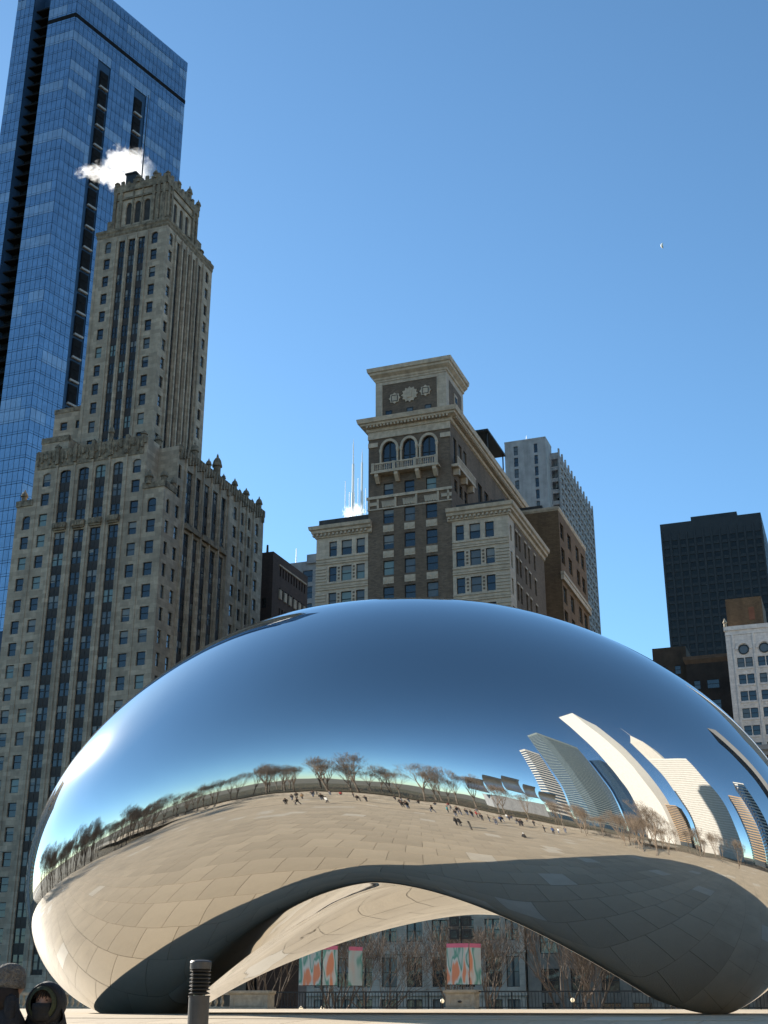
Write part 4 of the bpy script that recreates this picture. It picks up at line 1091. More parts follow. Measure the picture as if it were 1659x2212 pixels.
def pedestal(n, wdt, label, boss):
    T = Thing('stone_pedestal', n, 61, -.03, label, 'pedestal', 'stone pedestals along the plaza edge')
    mb = MB(); mb.box(n-wdt/2+.07, n+wdt/2-.07, 60.55, 61.4, -.03, .68); mb.box(n-wdt/2, n+wdt/2, 60.48, 61.47, -.03, .08); T.part('body', mb, M['pedestal'])
    mb = MB(); mb.sweep([(0, .66), (.06, .7), (.1, .76), (.1, .84), (-.4, .84), (-.4, .66)], lambda o: [(n-wdt/2+.07-o, 61.4), (n-wdt/2+.07-o, 60.55-o), (n+wdt/2-.07+o, 60.55-o), (n+wdt/2-.07+o, 61.4)])
    mb.box(n-wdt/2+.1, n+wdt/2-.1, 60.6, 61.4, .78, .86); T.part('cap', mb, M['pedestal'])
    mb = MB(); a0, a1 = n-wdt/2+.25, n+wdt/2-.25
    for b in ((a0, a1, .14, .18), (a0, a1, .5, .54), (a0, a0+.04, .18, .5), (a1-.04, a1, .18, .5)): mb.box(b[0], b[1], 60.52, 60.57, b[2], b[3])
    T.part('panel_moulding', mb, M['pedestal'], kind='stuff')
    if boss:
        mb = MB(); mb.lathe([(.02, 0), (.08, .02), (.1, .06), (.04, .1)], n, 60.53, .28, 8); T.part('boss', mb, M['roof'])
pedestal(-18.6, 1.55, 'buff stone pedestal with a dark boss below the right banner', True)
pedestal(-29.6, 2.2, 'wide buff stone pedestal beside the left foot of the sculpture', False)
def balustrade(n0, n1, label):
    T = Thing('stone_balustrade', (n0+n1)/2, 61, -.03, label, 'balustrade', 'stone balustrades along the plaza edge')
    mb = MB(); mb.box(n0, n1, 60.8, 61.2, .66, .8); T.part('handrail', mb, M['pedestal'])
    mb = MB(); mb.box(n0, n1, 60.8, 61.2, -.03, .1); T.part('plinth', mb, M['pedestal'])
    bl = MB(); bl.lathe([(.07, 0), (.05, .06), (.11, .2), (.05, .42), (.07, .5), (.07, .56)], n=8); bl = bl.mesh('baluster', M['pedestal'])
    for i in range(int((n1-n0)/.34)): link('baluster', bl, T.o, T.loc(n0 + .17 + i*.34, 61, .1))
balustrade(-33.5, -30.8, 'short stone balustrade right of the left foot of the sculpture')
balustrade(-51.5, -38.5, 'stone balustrade behind the people at the left')
# banners
def banner_mat(name, seed):
    m = bpy.data.materials.new(name); m.use_nodes = True; t = m.node_tree; b = t.nodes['Principled BSDF']; b.inputs['Roughness'].default_value = .7
    tc = t.nodes.new('ShaderNodeTexCoord'); mp = t.nodes.new('ShaderNodeMapping'); mp.inputs['Location'].default_value = (seed*3.1, 0, seed*1.7); mp.inputs['Scale'].default_value = (2.6, .2, .6)
    nz = t.nodes.new('ShaderNodeTexNoise'); nz.inputs['Scale'].default_value = 1.0; nz.inputs['Detail'].default_value = 1.5; nz.inputs['Distortion'].default_value = .15
    cr = t.nodes.new('ShaderNodeValToRGB'); cr.color_ramp.interpolation = 'EASE'
    e = cr.color_ramp.elements; e[0].color = (.62, .22, .12, 1); e[0].position = 0
    e[1].position = .42; e[1].color = (.40, .47, .45, 1)
    for p, c in ((.5, (.10, .28, .23, 1)), (.56, (.5, .55, .53, 1)), (.64, (.62, .24, .13, 1))):
        x = e.new(p); x.color = c
    t.links.new(tc.outputs['Object'], mp.inputs[0]); t.links.new(mp.outputs[0], nz.inputs['Vector']); t.links.new(nz.outputs[0], cr.inputs[0]); t.links.new(cr.outputs[0], b.inputs['Base Color'])
    return m
pink = mat('pink_fabric', (.62, .16, .24), .8, .1, 2)
BM = [banner_mat('printed_banner_cloth', 1), banner_mat('printed_banner_cloth_b', 4.3), banner_mat('printed_banner_cloth_c', 7.9)]
def banner_post(n, w, label, panels, lamps, zt=4.4, zb=-.03):
    T = Thing('banner_post', n, w, zb, label, 'banner', 'banner posts along the plaza edge')
    mb = MB(); mb.tube((n, w, zb), (n, w, zt), .045, .04, 8); T.part('pole', mb, M['iron'])
    for i, (a0, w0, a1, w1, z0, z1) in enumerate(panels):
        d = Vector((a1-a0, w1-w0, 0)).normalized(); nn = Vector((-d.y, d.x, 0)) * .015
        mb = MB(); mb.add([(a0-nn.x, w0-nn.y, z0), (a1-nn.x, w1-nn.y, z0), (a1-nn.x, w1-nn.y, z1), (a0-nn.x, w0-nn.y, z1), (a0+nn.x, w0+nn.y, z0), (a1+nn.x, w1+nn.y, z0), (a1+nn.x, w1+nn.y, z1), (a0+nn.x, w0+nn.y, z1)],
                          [(0,1,2,3), (4,7,6,5), (0,4,5,1), (1,5,6,2), (2,6,7,3), (3,7,4,0)])
        o = T.part('banner_cloth', mb, BM[i % 3])
        q = nn * 1.4
        mb = MB(); mb.add([(a0-q.x, w0-q.y, z1-.18), (a1-q.x, w1-q.y, z1-.18), (a1-q.x, w1-q.y, z1+.01), (a0-q.x, w0-q.y, z1+.01), (a0+q.x, w0+q.y, z1-.18), (a1+q.x, w1+q.y, z1-.18), (a1+q.x, w1+q.y, z1+.01), (a0+q.x, w0+q.y, z1+.01)],
                          [(0,1,2,3), (4,7,6,5), (0,4,5,1), (1,5,6,2), (2,6,7,3), (3,7,4,0)])
        T.part('top_strip', mb, pink, o)
        for zz in (z0, z1):
            mb = MB(); mb.tube((a0, w0, zz), (a1, w1, zz), .02, .02, 6); T.part('arm', mb, M['iron'], o)
    if lamps:
        for dz in (3.42, 4.02):
            for dx in (-.32, .32):
                mb = MB(); mb.box(n+dx-.2, n+dx+.2, w-.12, w+.12, dz-.2, dz+.2); mb.box(n+dx-.24, n+dx+.24, w-.16, w-.1, dz-.24, dz+.24); o = T.part('floodlight', mb, M['iron'])
                mb = MB(); mb.box(n+dx-.15, n+dx+.15, w-.175, w-.165, dz-.15, dz+.15); T.part('lamp_glass', mb, M['pane_dark'], o)
        for z in (3.3, 3.72, 4.1):
            mb = MB(); mb.box(n-.65, n+.65, w-.03, w+.03, z-.02, z+.02); T.part('crossbar', mb, M['iron'])
K2 = 62.3/58
banner_post(-17.9*K2+.2, 62.4, 'banner post with four square floodlights above the right pedestal', [(-18.37*K2, 62.2, -17.33*K2, 62.2, 1.1, 2.98), (-17.30*K2, 62.25, -16.95*K2, 62.9, 1.1, 2.98)], True, 4.9)
banner_post(-24.55*K2, 62.4, 'banner post with an orange and green banner below the arch at the left', [(-25.7*K2, 62.2, -24.6*K2, 62.2, 1.1, 2.98), (-24.5*K2, 62.25, -23.9*K2, 62.6, 1.1, 2.98), (-23.7*K2, 63.6, -23.3*K2, 64.4, 1.1, 2.98)], False, 3.1)
# small globe lamps beyond the railing
gl = mat('glowing_globe', (.8, .7, .5), .4, .05, 1, emit=(1, .8, .5), es=.35)
for n, w, z, lab in ((-30.9, 70, .0, 'left small glowing globe lamp low behind the railing'), (-29.6, 70, 0, 'small glowing globe lamp beside the left one behind the railing'), (-22.5, 70, .38, 'glowing globe lamp just left of the right stone pedestal'), (-15.3, 70, .42, 'glowing globe lamp behind the railing at the right')):
    T = Thing('globe_lamp', n, w, -4.2, lab, 'lamp', 'globe lamps behind the railing')
    mb = MB(); mb.tube((n, w, -4.2), (n, w, z-.1), .05, .05, 6); T.part('lamp_post', mb, M['iron'])
    mb = MB(); mb.lathe([(.02, -.12), (.085, -.08), (.12, 0), (.085, .08), (.02, .12)], n, w, z, 10); T.part('globe', mb, gl, smooth=True)
# bollard light in front
def bollard():
    x, y = -1.511, 11.0; zb = plaza_z((Vector((x, y, 0))).dot(WV))
    T = Thing('bollard_light', 0, 0, 0, 'dark louvred bollard light standing in front of the left foot of the sculpture', 'bollard', rz=0)
    T.o.location = (x, y, zb); T.b = (0, 0, 0); top = .2 + .3433 - zb
    st = mat('galvanised_steel', (.10, .095, .09), .45, .15, 5, .4, dirt=.3)
    mb = MB(); r = .088; h0 = .2 + .0686 - zb
    mb.lathe([(r*.97, 0), (r*.97, h0-.01), (r*1.02, h0-.01), (r*1.02, h0), (r*.6, h0)], n=24); T.part('post', mb, st, smooth=False)
    mb = MB(); mb.lathe([(r*.55, h0), (r*.55, top-.05)], n=16); T.part('lamp_core', mb, M['pane_dark'])
    lv = MB(); lv.lathe([(r*.6, 0), (r*.98, .008), (r*1.0, .012), (r*.62, .03)], n=24); lv = lv.mesh('louvre', mat('dark_cast_louvre', (.05, .05, .048), .4, .15, 6, .3))
    k = 7; gap = (top - .075 - h0) / k
    for i in range(k): link('louvre', lv, T.o, (0, 0, h0 + .006 + i*gap))
    mb = MB(); mb.lathe([(r*.9, top-.075), (r*1.0, top-.07), (r*1.0, top-.018), (r*.9, top-.006), (r*.5, top)], n=24); T.part('cap', mb, st, smooth=False)
bollard()

# ------------------------------------------------------------------ bare trees
def make_tree(seed, H, spread, levels=6, twig=1.0):
    rn = random.Random(seed); tr = MB(); cr = MB()
    def grow(p, d, L, r, lev):
        steps = 2 if lev < 3 else 1
        for _ in range(steps):
            d2 = (d + Vector((rn.uniform(-1,1), rn.uniform(-1,1), rn.uniform(-.4,.9))) * (.10 + .05*lev)).normalized()
            q = p + d2 * (L/steps); r2 = r * (.86 if steps == 2 else .7)
            (tr if lev == 0 else cr).tube(p, q, r, r2, 7 if lev == 0 else (5 if lev < 3 else 3)); p, d, r = q, d2, r2
        if lev >= levels: return
        k = 5 if lev == 0 else (3 if lev < 5 else 2)
        a0 = rn.uniform(0, 6.28)
        for i in range(k):
            t = a0 + 6.28*i/k + rn.uniform(-.5, .5); sp = rn.uniform(.35, .75) * spread
            u = d.orthogonal().normalized(); v = d.cross(u)
            nd = (d + (u*math.cos(t) + v*math.sin(t)) * sp + Vector((0, 0, .28))).normalized()
            grow(p, nd, L*(1.15 if lev == 0 else 1)*rn.uniform(.66, .84), max(r*rn.uniform(.55, .7), .012*twig), lev+1)
    grow(Vector((0,0,0)), Vector((0,0,1)), H*.23, H*.020, 0)
    return tr.mesh('trunk', M['bark']), cr.mesh('crown', M['twig'])
TREES = [make_tree(s, 10, sp) for s, sp in ((1, .9), (2, 1.0), (3, .8), (4, .92))]
def tree(n, w, z, h, v, label, group, rz=None, name='bare_tree', cat='tree', slim=1.0):
    tm, cm = TREES[v % len(TREES)]
    o = bpy.data.objects.new(name, None); C.objects.link(o); o.location = gp(n, w, z); o.scale = (h/10*slim, h/10*slim, h/10); o.rotation_euler = (0, 0, random.uniform(0, 6.28) if rz is None else rz)
    tag(o, label, cat, group); link('trunk', tm, o); link('crown', cm, o)
for n, w, h, lab in ((-33.5, 80, 9, 'bare tree behind the railing left of the left banner'), (-29.2, 76, 8.2, 'bare tree with pale branches between the two banners'), (-26.3, 84, 9.5, 'bare tree behind the railing just left of the right banner'),
                     (-21.2, 75, 8.6, 'bare tree just right of the right banner post'), (-18.2, 82, 9.5, 'second bare tree right of the right banner post'), (-15.2, 76, 8, 'third bare tree right of the right banner post'), (-11.5, 80, 9, 'rightmost bare tree under the arch of the sculpture'),
                     (-38, 79, 9, 'bare tree behind the left foot of the sculpture')):
    tree(n, w, -4.2, h + 1.5, int(h*7), lab, 'bare trees along the avenue')
# dark shrubs low along the avenue
def shrub_mesh(seed, nn=900):
    rn = random.Random(seed); mb = MB()
    for _ in range(nn):
        p = Vector((rn.gauss(0, .5), rn.gauss(0, .45), abs(rn.gauss(.35, .35)))); d = Vector((rn.uniform(-1,1), rn.uniform(-1,1), rn.uniform(.2,1.4))).normalized()
        mb.tube(p, p + d*rn.uniform(.3, .7), .012, .004, 3)
    return mb.mesh('twigs', M['twig'])
SHR = [shrub_mesh(9), shrub_mesh(10)]
hb = mat('hedge_core', (.055, .045, .03), .95, .3, 2)
def hedge(n0, w0, n1, w1, z, h, thick, label, kindname='hedge', group=None):
    L = math.hypot(n1-n0, w1-w0); k = max(2, int(L/.9)); mb = MB(); rn = random.Random(int(n0*7+w0))
    for i in range(int(L*(70 if L > 45 else 40))):
        t = rn.random(); p = Vector((n0 + (n1-n0)*t + rn.gauss(0, thick*.35), w0 + (w1-w0)*t + rn.gauss(0, thick*.35), z + rn.uniform(.1, h*.85)))
        d = Vector((rn.uniform(-1,1), rn.uniform(-1,1), rn.uniform(0,1.6))).normalized(); mb.tube(p, p + d*rn.uniform(.3, .8), .02, .008, 3)
    T = Thing(kindname, (n0+n1)/2, (w0+w1)/2, z, label, 'hedge', group)
    T.part('twigs', mb, M['twig'], kind='stuff')
hedge(-40, 71, -3, 71, -4.2, 3.6, 1.6, 'low brown hedge beyond the railing along the avenue')

# ------------------------------------------------------------------ park side: seen mirrored in the steel
sheet('promenade', M['pedestal'], -160, 90, -32, PW0, -1.75)
sheet('lawn', M['lawn'], -220, 60, -120, -31, -1.2)
def lowwall(name, n0, n1, w0, w1, z0, z1, m, label):
    T = Thing(name, (n0+n1)/2, (w0+w1)/2, z0, label, 'wall'); mb = MB(); mb.box(n0, n1, w0, w1, z0, z1-.12); T.part('body', mb, m)
    mb = MB(); mb.box(n0-.05, n1+.05, w0-.05, w1+.05, z1-.12, z1); T.part('coping', mb, M['pedestal'])
lowwall('low_wall', -120, 60, -17.2, -16.8, -1.9, -1.2, M['grey_base'], 'long low grey wall along the promenade mirrored in the sculpture')
lowwall('low_wall', -120, 60, -23.6, -23.2, -1.9, -.8, M['grey_base'], 'low grey wall in front of the lawn mirrored in the sculpture')
hedge(-95, -29, -12, -30, -1.9, 4.4, 3.4, 'brown hedge along the lawn mirrored at the left of the sculpture')
hedge(-11, -30, 40, -28, -1.9, 4.0, 3.4, 'brown hedge along the promenade mirrored at the right of the sculpture')
hedge(34, -18, 44, 50, -1.9, 3.0, 2.4, 'brown hedge at the north side of the plaza mirrored in the sculpture')
hedge(-56, -12, -60, 50, -1.9, 3.0, 2.4, 'dark hedge at the south side of the plaza mirrored in the sculpture')
east = [(-52, -26, 10), (-41, -32, 10), (-34, -28, 9), (-27, -33, 11), (-21, -30, 9), (-11, -27, 9), (-3, -30, 10), (5, -30, 10), (-46, -24, 9), (-38, -26, 11), (-31, -25, 10), (-24.5, -24, 11.5), (-18.5, -25, 12), (-6.5, -25, 12.5), (0.5, -26, 11), (-30, -40, 12), (-44, -38, 12), (-14, -42, 10), (-2, -46, 10)]
re_ = random.Random(21); east += [(re_.uniform(-55, 12), re_.uniform(-44, -26), re_.uniform(8, 10.5)) for _ in range(16)]
for i, (n, w, h) in enumerate(east):
    tree(n * 1.15, w - 7, -1.2, h * (1.4 + .4*((i*7) % 5)/5), i, 'bare tree on the lawn mirrored along the horizon of the sculpture', 'bare trees on the lawn mirrored in the sculpture', slim=.72)
rn = random.Random(5)
for i in range(110):
    tree(rn.uniform(-105, -54), rn.uniform(-36, 40), -1.6, rn.uniform(9, 13), i, 'bare tree in the dark row mirrored at the left of the sculpture', 'bare trees south of the plaza mirrored in the sculpture', slim=.75)
for i in range(34):
    tree(rn.uniform(14, 50), rn.uniform(-36, 34), -1.9, rn.uniform(9, 13), i, 'bare brown tree mirrored at the right of the sculpture', 'bare trees north of the plaza mirrored in the sculpture', slim=.75)
# plain steel bandstand: a few rolled steel sheets on a stage house
T = Thing('steel_bandstand', 38, -88, -4.2, 'steel roofed bandstand with rolled metal sheets mirrored above the trees', 'bandstand')
mb = MB(); mb.box(26, 56, -100, -86, -4, 9); T.part('stage_house', mb, M['concrete'])
stl = mat('brushed_steel', (.55, .53, .5), .3, .1, .5, .9)
for k, (c, wdt, z0, rr) in enumerate(((21, 9, 10, 5), (30, 8, 13, 6), (39, 9, 15, 7), (48, 8, 13, 6), (58, 10, 11, 5))):
    mb = MB(); nn = 10; vs = []
    for d in (0, .4):
        for i in range(nn+1):
            t = math.pi*.9*i/nn
            for x in (c-wdt/2, c+wdt/2): vs.append((x, -84 - (rr-d)*math.sin(t)*.8 + k, z0 + rr - (rr-d)*math.cos(t)))
    m_ = 2*(nn+1)
    fs = []
    for i in range(nn):
        fs += [(2*i, 2*i+1, 2*i+3, 2*i+2), (m_+2*i, m_+2*i+2, m_+2*i+3, m_+2*i+1)]
    mb.add(vs, fs); T.part('roof_sheet', mb, stl, smooth=True)

# ------------------------------------------------------------------ steam and moon
def volume_mat():
    m = bpy.data.materials.new('steam'); m.use_nodes = True; t = m.node_tree; t.nodes.clear()
    out = t.nodes.new('ShaderNodeOutputMaterial'); pv = t.nodes.new('ShaderNodeVolumePrincipled')
    pv.inputs['Color'].default_value = (.97, .96, .95, 1); pv.inputs['Anisotropy'].default_value = .5
    tc = t.nodes.new('ShaderNodeTexCoord')
    ln = t.nodes.new('ShaderNodeVectorMath'); ln.operation = 'LENGTH'; t.links.new(tc.outputs['Object'], ln.inputs[0])
    nz = t.nodes.new('ShaderNodeTexNoise'); nz.inputs['Scale'].default_value = 2.1; nz.inputs['Detail'].default_value = 8; nz.inputs['Roughness'].default_value = .62
    oi = t.nodes.new('ShaderNodeObjectInfo'); ad = t.nodes.new('ShaderNodeVectorMath'); ad.operation = 'ADD'
    t.links.new(tc.outputs['Object'], ad.inputs[0]); t.links.new(oi.outputs['Location'], ad.inputs[1]); t.links.new(ad.outputs[0], nz.inputs['Vector'])
    a = t.nodes.new('ShaderNodeMath'); a.operation = 'MULTIPLY_ADD'; t.links.new(nz.outputs[0], a.inputs[0]); a.inputs[1].default_value = 3.6; a.inputs[2].default_value = -1.05
    b = t.nodes.new('ShaderNodeMath'); b.operation = 'SUBTRACT'; t.links.new(a.outputs[0], b.inputs[0]); t.links.new(ln.outputs['Value'], b.inputs[1])
    c = t.nodes.new('ShaderNodeMath'); c.operation = 'MULTIPLY'; t.links.new(b.outputs[0], c.inputs[0]); c.inputs[1].default_value = 2.2; c.use_clamp = True
    d = t.nodes.new('ShaderNodeMath'); d.operation = 'MULTIPLY'; t.links.new(c.outputs[0], d.inputs[0]); d.inputs[1].default_value = .24
    t.links.new(d.outputs[0], pv.inputs['Density']); t.links.new(pv.outputs[0], out.inputs['Volume'])
    return m
VM = volume_mat()
def ball(name, m, seg=16):
    mb = MB(); k = 8
    mb.lathe([(max(.01, math.sin(math.pi*i/k)), -math.cos(math.pi*i/k)) for i in range(k+1)], n=seg); return mb.mesh(name, m)
VB = ball('steam_puff', VM)
def plume(label, w, puffs, name='steam_plume'):
    o = bpy.data.objects.new(name, None); C.objects.link(o); n, z = puffs[0][:2]; o.location = gp(n, w, z); o.rotation_euler = (0, 0, -GRID); tag(o, label, 'steam')
    for n1, z1, rx, rz_ in puffs:
        p = link('steam_puff', VB, o, (n1 - n, 0, z1 - z)); p.scale = (rx, max(1.6, min(rx, rz_)), rz_)
plume('white steam drifting left from the top of the old stone tower', 171, [(-110.2, 144.6, 2.2, 2.6), (-112.0, 147.6, 2.9, 3.2), (-114.3, 150.4, 3.6, 3.6), (-117.6, 151.9, 3.3, 3.8), (-118.0, 148.4, 3.2, 3.0), (-121.4, 150.4, 3.2, 2.6), (-125.0, 151.6, 3.0, 1.6), (-116.0, 146.6, 2.2, 2.4)])
plume('small puff of steam below the white masts', 400, [(-160.8, 166.5, 3.4, 2.8), (-158.2, 169.3, 3.2, 3.4), (-162.2, 169.5, 2.4, 2.6)])
def moon():
    d = Vector((.2128, .8155, .5382)).normalized(); r = 15; ld = 7000
    mm = mat('moon_rock', (.85, .85, .82), .9, .15, .12)
    mb = MB(); nu, nv = 24, 14; vs = []; fs = []
    view = -d; side = (sdir - view * sdir.dot(view)).normalized(); upv = view.cross(side)
    for i in range(nu + 1):                                        # the lit part only: from the limb to the terminator
        ph = -math.pi/2 + math.pi*i/nu
        for j in range(nv + 1):
            th = math.pi*.5*(1 - j/nv) + math.pi*.04*(j/nv)
            p = (side*math.sin(th) + view*math.cos(th))*math.cos(ph) + upv*math.sin(ph); vs.append(p*r)
    for i in range(nu):
        for j in range(nv): fs.append((i*(nv+1)+j, i*(nv+1)+j+1, (i+1)*(nv+1)+j+1, (i+1)*(nv+1)+j))
    mb.add(vs, fs); o = link('moon', mb.mesh('moon', mm, smooth=True), None, d*ld)
    tag(o, 'small pale gibbous moon in the clear blue sky', 'moon')
moon()

# ------------------------------------------------------------------ people
def skin(name, verts, edges, radii, mats, matfun, sub=1):
    me = bpy.data.meshes.new(name); me.from_pydata(verts, edges, []); ob = bpy.data.objects.new(name, me); C.objects.link(ob)
    md = ob.modifiers.new('s', 'SKIN'); me.skin_vertices.new() if not me.skin_vertices else None
    for v, r in zip(me.skin_vertices[0].data, radii): v.radius = r if isinstance(r, tuple) else (r, r)
    me.skin_vertices[0].data[0].use_root = True
    s2 = ob.modifiers.new('b', 'SUBSURF'); s2.levels = sub; s2.render_levels = sub
    dg_ = bpy.context.evaluated_depsgraph_get(); ev = ob.evaluated_get(dg_)
    out = bpy.data.meshes.new_from_object(ev); bpy.data.objects.remove(ob); bpy.data.meshes.remove(me)
    out.name = name; out.materials.clear()
    for m in mats: out.materials.append(m)
    for p in out.polygons: p.material_index = matfun(p.center); p.use_smooth = True
    return out
skinm = mat('skin', (.34, .19, .13), .6, .08, 6); shoe = mat('dark_shoes', (.03, .028, .026), .7)
def person_mesh(coat, trousers, pose):
    st = {'stand': (.09, .0, .10, .0), 'walk': (.11, .26, .10, .2), 'talk': (.1, .04, .12, .12)}[pose]
    x, sy, hx, ay = st
    V = [(0,0,.95), (0,0,1.18), (0,0,1.40), (0,.01,1.50), (0,.02,1.60), (0,.01,1.72),
         (x,0,.90), (x,sy,.48), (x,sy-.03 - .1*(sy>.1),.08), (x,sy+.12,.04), (-x,0,.90), (-x,-sy*.6,.48), (-x,-sy*1.2,.09), (-x,-sy*1.2+.14,.04),
         (.17,0,1.40), (.25,ay*.3-.02,1.12), (.24,ay+.08,.88), (.235,ay+.12,.78), (-.17,0,1.40), (-.25,-ay*.4-.02,1.12), (-.24,(.3 if pose == 'talk' else -ay*.5)+.06,1.16 if pose == 'talk' else .88), (-.2,(.38 if pose == 'talk' else -ay*.5)+.08,1.2 if pose == 'talk' else .78)]
    Ed = [(0,1), (1,2), (2,3), (3,4), (4,5), (0,6), (6,7), (7,8), (8,9), (0,10), (10,11), (11,12), (12,13), (2,14), (14,15), (15,16), (16,17), (2,18), (18,19), (19,20), (20,21)]
    Rr = [(.17,.13), (.16,.12), (.17,.11), .06, .095, .085, .1, .07, .05, .045, .1, .07, .05, .045, .075, .06, .05, .04, .075, .06, .05, .04]
    hands = [Vector(V[17]), Vector(V[21])]
    def mf(c):
        if any((Vector(c) - h).length < .06 for h in hands): return 2
        if c.z > 1.47: return 2
        if c.z < .1: return 3
        return 1 if c.z < .84 and abs(c.x) < .2 else 0
    return skin('body', V, Ed, Rr, [coat, trousers, skinm, shoe], mf)
cl = lambda n, c: mat(n, c, .85, .15, 4)
coats = {'black': cl('black_coat_cloth', (.015, .015, .018)), 'red': cl('red_coat_cloth', (.35, .03, .03)), 'white': cl('white_coat_cloth', (.6, .6, .58)), 'blue': cl('blue_coat_cloth', (.04, .09, .22)), 'turquoise': cl('turquoise_coat_cloth', (.03, .35, .4)), 'tan': cl('tan_coat_cloth', (.3, .2, .11)), 'grey': cl('grey_coat_cloth', (.12, .12, .13))}
trs = [cl('dark_trousers', (.025, .028, .04)), cl('blue_jeans', (.05, .08, .15))]
hairm = [cl('dark_hair', (.02, .013, .01)), cl('brown_hair', (.08, .045, .02))]
hair = []
for m in hairm:
    mb = MB(); mb.lathe([(.098, -.06), (.112, 0), (.11, .06), (.085, .11), (.03, .135)], 0, -.015, 1.665, 12); hair.append(mb.mesh('hair', m, smooth=True))
PM = {}
def person(n, w, coat, pose, rz, i, label, z=None, sc=1.0, group=None):
    k = (coat, pose, i % 2)
    if k not in PM: PM[k] = person_mesh(coats[coat], trs[i % 2], pose)
    o = bpy.data.objects.new('person', None); C.objects.link(o); o.location = gp(n, w, plaza_z(w) if z is None else z); o.rotation_euler = (0, 0, rz); o.scale = (sc,)*3
    tag(o, label, 'person', group); link('body', PM[k], o); link('hair', hair[(i//2) % 2], o)
rn = random.Random(11)
crowd = ['black']*36 + ['grey']*6 + ['blue']*3 + ['tan']*3 + ['red']*3 + ['white']*3 + ['turquoise']
for i, c in enumerate(crowd):
    n = rn.uniform(-28, 14); w = rn.choice([rn.uniform(-7, 1), rn.uniform(-13, -5), rn.uniform(-22, -17)])
    if abs(n) < 3 and w > -3: n += 7
    person(n, w, c, ('stand', 'walk', 'talk')[i % 3], rn.uniform(0, 6.28), i, 'visitor in a %s coat mirrored small along the middle of the sculpture' % c, z=None if w > PW0 else -1.75, sc=rn.uniform(.93, 1.05), group='visitors mirrored in the sculpture')
person(.1, -1.0, 'grey', 'talk', 0, 1, 'person in a grey coat mirrored close to the middle of the sculpture, facing it')
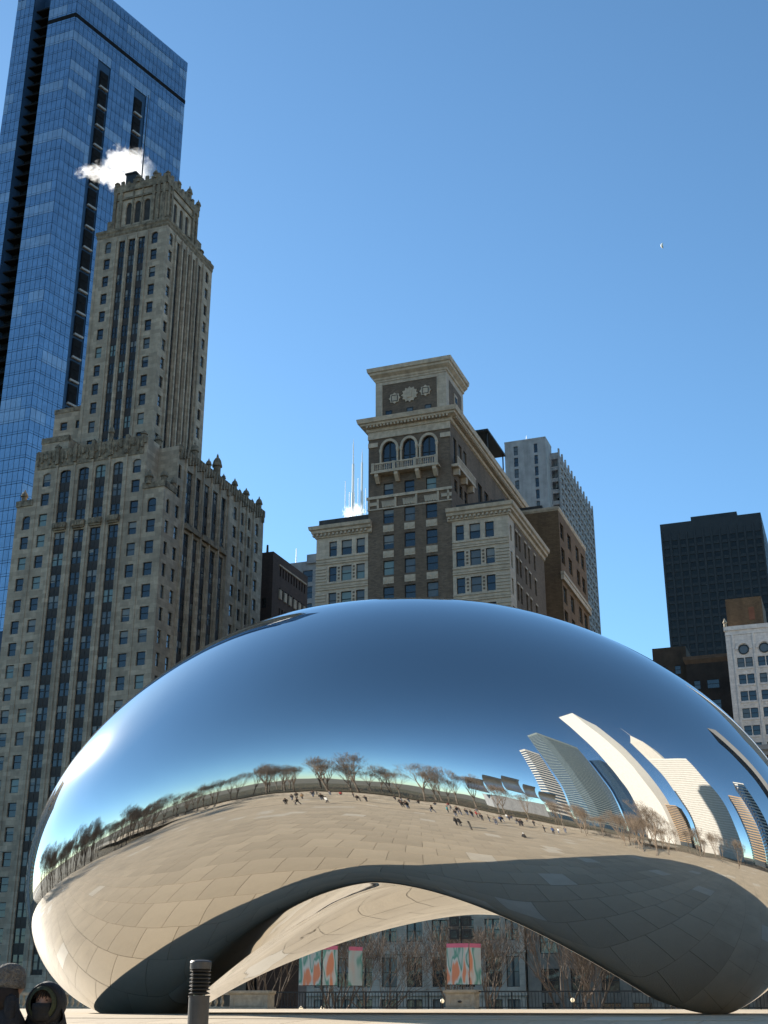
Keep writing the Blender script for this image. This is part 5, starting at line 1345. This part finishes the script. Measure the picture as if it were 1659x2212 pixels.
# two children close to the camera at the left edge, one person in a white hat at the right edge
knit = mat('grey_knit_wool', (.20, .185, .165), .95, .25, 30, bump=.8, bscale=60)
wknit = mat('white_knit_wool', (.7, .69, .66), .95, .1, 30, bump=.8, bscale=60)
blk = mat('black_padded_jacket', (.012, .012, .014), .75, .3, 8, bump=.3, bscale=12)
fur = mat('green_and_black_print_cloth', (.045, .055, .022), .8, .1, 30, col2=(.012, .014, .012))
def bust(x, y, top, label, kind, hat, face_rz):
    """a small standing figure seen from the shoulders up; the whole body is there below the frame"""
    zg = plaza_z(Vector((x, y, 0)).dot(WV)); Hh = top - zg; s_ = Hh / 1.78
    o = bpy.data.objects.new('person', None); C.objects.link(o); o.location = (x, y, zg); o.rotation_euler = (0, 0, face_rz); tag(o, label, 'person')
    body = link('body', person_mesh(blk, trs[0], 'stand'), o); body.scale = (s_,)*3
    hs = .155                                                     # head scale is a child's: large for the body
    cz = Hh - .155
    # head with brow, nose, chin
    mb = MB(); n_, k_ = 20, 14; vs = []
    for i in range(k_ + 1):
        ph = -math.pi/2 + math.pi*i/k_
        for j in range(n_):
            t = 2*math.pi*j/n_; r = math.cos(ph)
            px, py, pz = .078*r*math.cos(t), .094*r*math.sin(t), .112*math.sin(ph)
            if py > 0:                                             # the face looks along +y
                front = max(0, math.sin(t)) * r
                nose = math.exp(-((px/.014)**2 + ((pz+.015)/.028)**2)); py += .022*nose
                py -= .010*math.exp(-(((abs(px)-.032)/.016)**2 + ((pz-.014)/.014)**2))
                py += .006*math.exp(-((px/.03)**2 + ((pz+.052)/.012)**2))
                if pz < -.05: px *= 1 - .35*(-.05 - pz)/.06*front
            vs.append((px, py, pz))
    mb.add(vs, [(i*n_+j, i*n_+(j+1) % n_, (i+1)*n_+(j+1) % n_, (i+1)*n_+j) for i in range(k_) for j in range(n_)])
    h = link('head', mb.mesh('head', skinm, smooth=True), o, (0, .01, cz))
    ey = MB(); ey.lathe([(.002, -.005), (.007, -.003), (.009, 0), (.007, .003), (.002, .005)], n=8)
    em = ey.mesh('eye', hairm[0], smooth=True)
    for q in (-.032, .032): link('eye', em, h, (q, .082, .014))
    if kind == 'hood':
        mb = MB(); rr = random.Random(2)
        for q in range(26):
            a = -.07 + .14*q/25; mb.tube((a*.7, .06, .115), (a + rr.uniform(-.01, .01), .098 - abs(a)*.35, .05 - rr.uniform(0, .028)), .009, .003, 4)
        link('fringe', mb.mesh('fringe', hairm[0]), o, (0, .01, cz))
        mb = MB(); vs = []; n_ = 24; prof = [(.118, .075), (.132, .06), (.142, .0), (.135, -.07), (.09, -.125), (.01, -.14)]
        inner = [(.098, .045), (.11, .07)]
        allp = inner + prof
        for r, yy in allp:
            for j in range(n_):
                t = 2*math.pi*j/n_; vs.append((r*.98*math.cos(t), yy + .01*math.cos(3*t), r*1.12*math.sin(t) - .012))
        mb.add(vs, [(i*n_+j, i*n_+(j+1) % n_, (i+1)*n_+(j+1) % n_, (i+1)*n_+j) for i in range(len(allp)-1) for j in range(n_)])
        link('hood', mb.mesh('hood', blk, smooth=True), o, (0, .02, cz))
        mb = MB(); vs = []
        for r, yy in ((.082, .095), (.104, .082), (.108, .06)):
            for j in range(n_):
                t = 2*math.pi*j/n_; vs.append((r*math.cos(t), yy, r*1.15*math.sin(t) - .008))
        mb.add(vs, [(i*n_+j, i*n_+(j+1) % n_, (i+1)*n_+(j+1) % n_, (i+1)*n_+j) for i in range(2) for j in range(n_)])
        link('hood_lining', mb.mesh('hood_lining', fur, smooth=True), o, (0, .02, cz))
        mb = MB(); mb.lathe([(.09, -.13), (.096, -.09), (.1, -.04), (.098, -.006)], 0, .022, 0, 16, .95, 1.12); link('scarf', mb.mesh('scarf', blk, smooth=True), o, (0, .01, cz))
        mb = MB(); mb.lathe([(.22, -.42), (.21, -.3), (.17, -.2), (.12, -.14), (.1, -.1)], 0, 0, 0, 18, 1, .7); link('jacket_collar', mb.mesh('jacket_collar', blk, smooth=True), o, (0, 0, cz))
    else:
        mb = MB(); prof = [(.104, -.035), (.110, -.03), (.112, .0), (.111, .015), (.106, .02), (.108, .06), (.095, .105), (.06, .135), (.015, .146)]
        k = len(prof); n_ = 40; vs = []
        for i, (r, z) in enumerate(prof):
            for j in range(n_):
                t = 2*math.pi*j/n_; rr = r*(1 + (.03 if j % 2 else 0)*(i < 7)); vs.append((rr*.92*math.cos(t), rr*1.05*math.sin(t), z))
        mb.add(vs, [(i*n_+j, i*n_+(j+1) % n_, (i+1)*n_+(j+1) % n_, (i+1)*n_+j) for i in range(k-1) for j in range(n_)] + [tuple((k-1)*n_+j for j in range(n_))])
        link('knit_hat', mb.mesh('knit_hat', hat, smooth=True), o, (0, .005, cz + .01))
        mb = MB(); mb.lathe([(.12, -.17), (.115, -.1), (.108, -.02)], 0, -.02, 0, 14); link('hair', mb.mesh('hair', hairm[0], smooth=True), o, (0, -.008, cz))
        mb = MB(); mb.lathe([(.25, -.52), (.24, -.36), (.2, -.24), (.14, -.17), (.115, -.09)], 0, 0, 0, 18, 1, .7); link('jacket_collar', mb.mesh('jacket_collar', blk, smooth=True), o, (0, 0, cz))
bust(-2.50, 10.0, .372, 'child in a black hood with a green print lining and a covered mouth', 'hood', None, R(172))
bust(-2.80, 10.0, .49, 'person in a grey knit hat and black jacket at the lower left edge', 'hat', knit, R(-60))
bust(2.86, 9.6, .165, 'person in a white knit hat cut off by the lower right corner', 'hat', wknit, R(20))
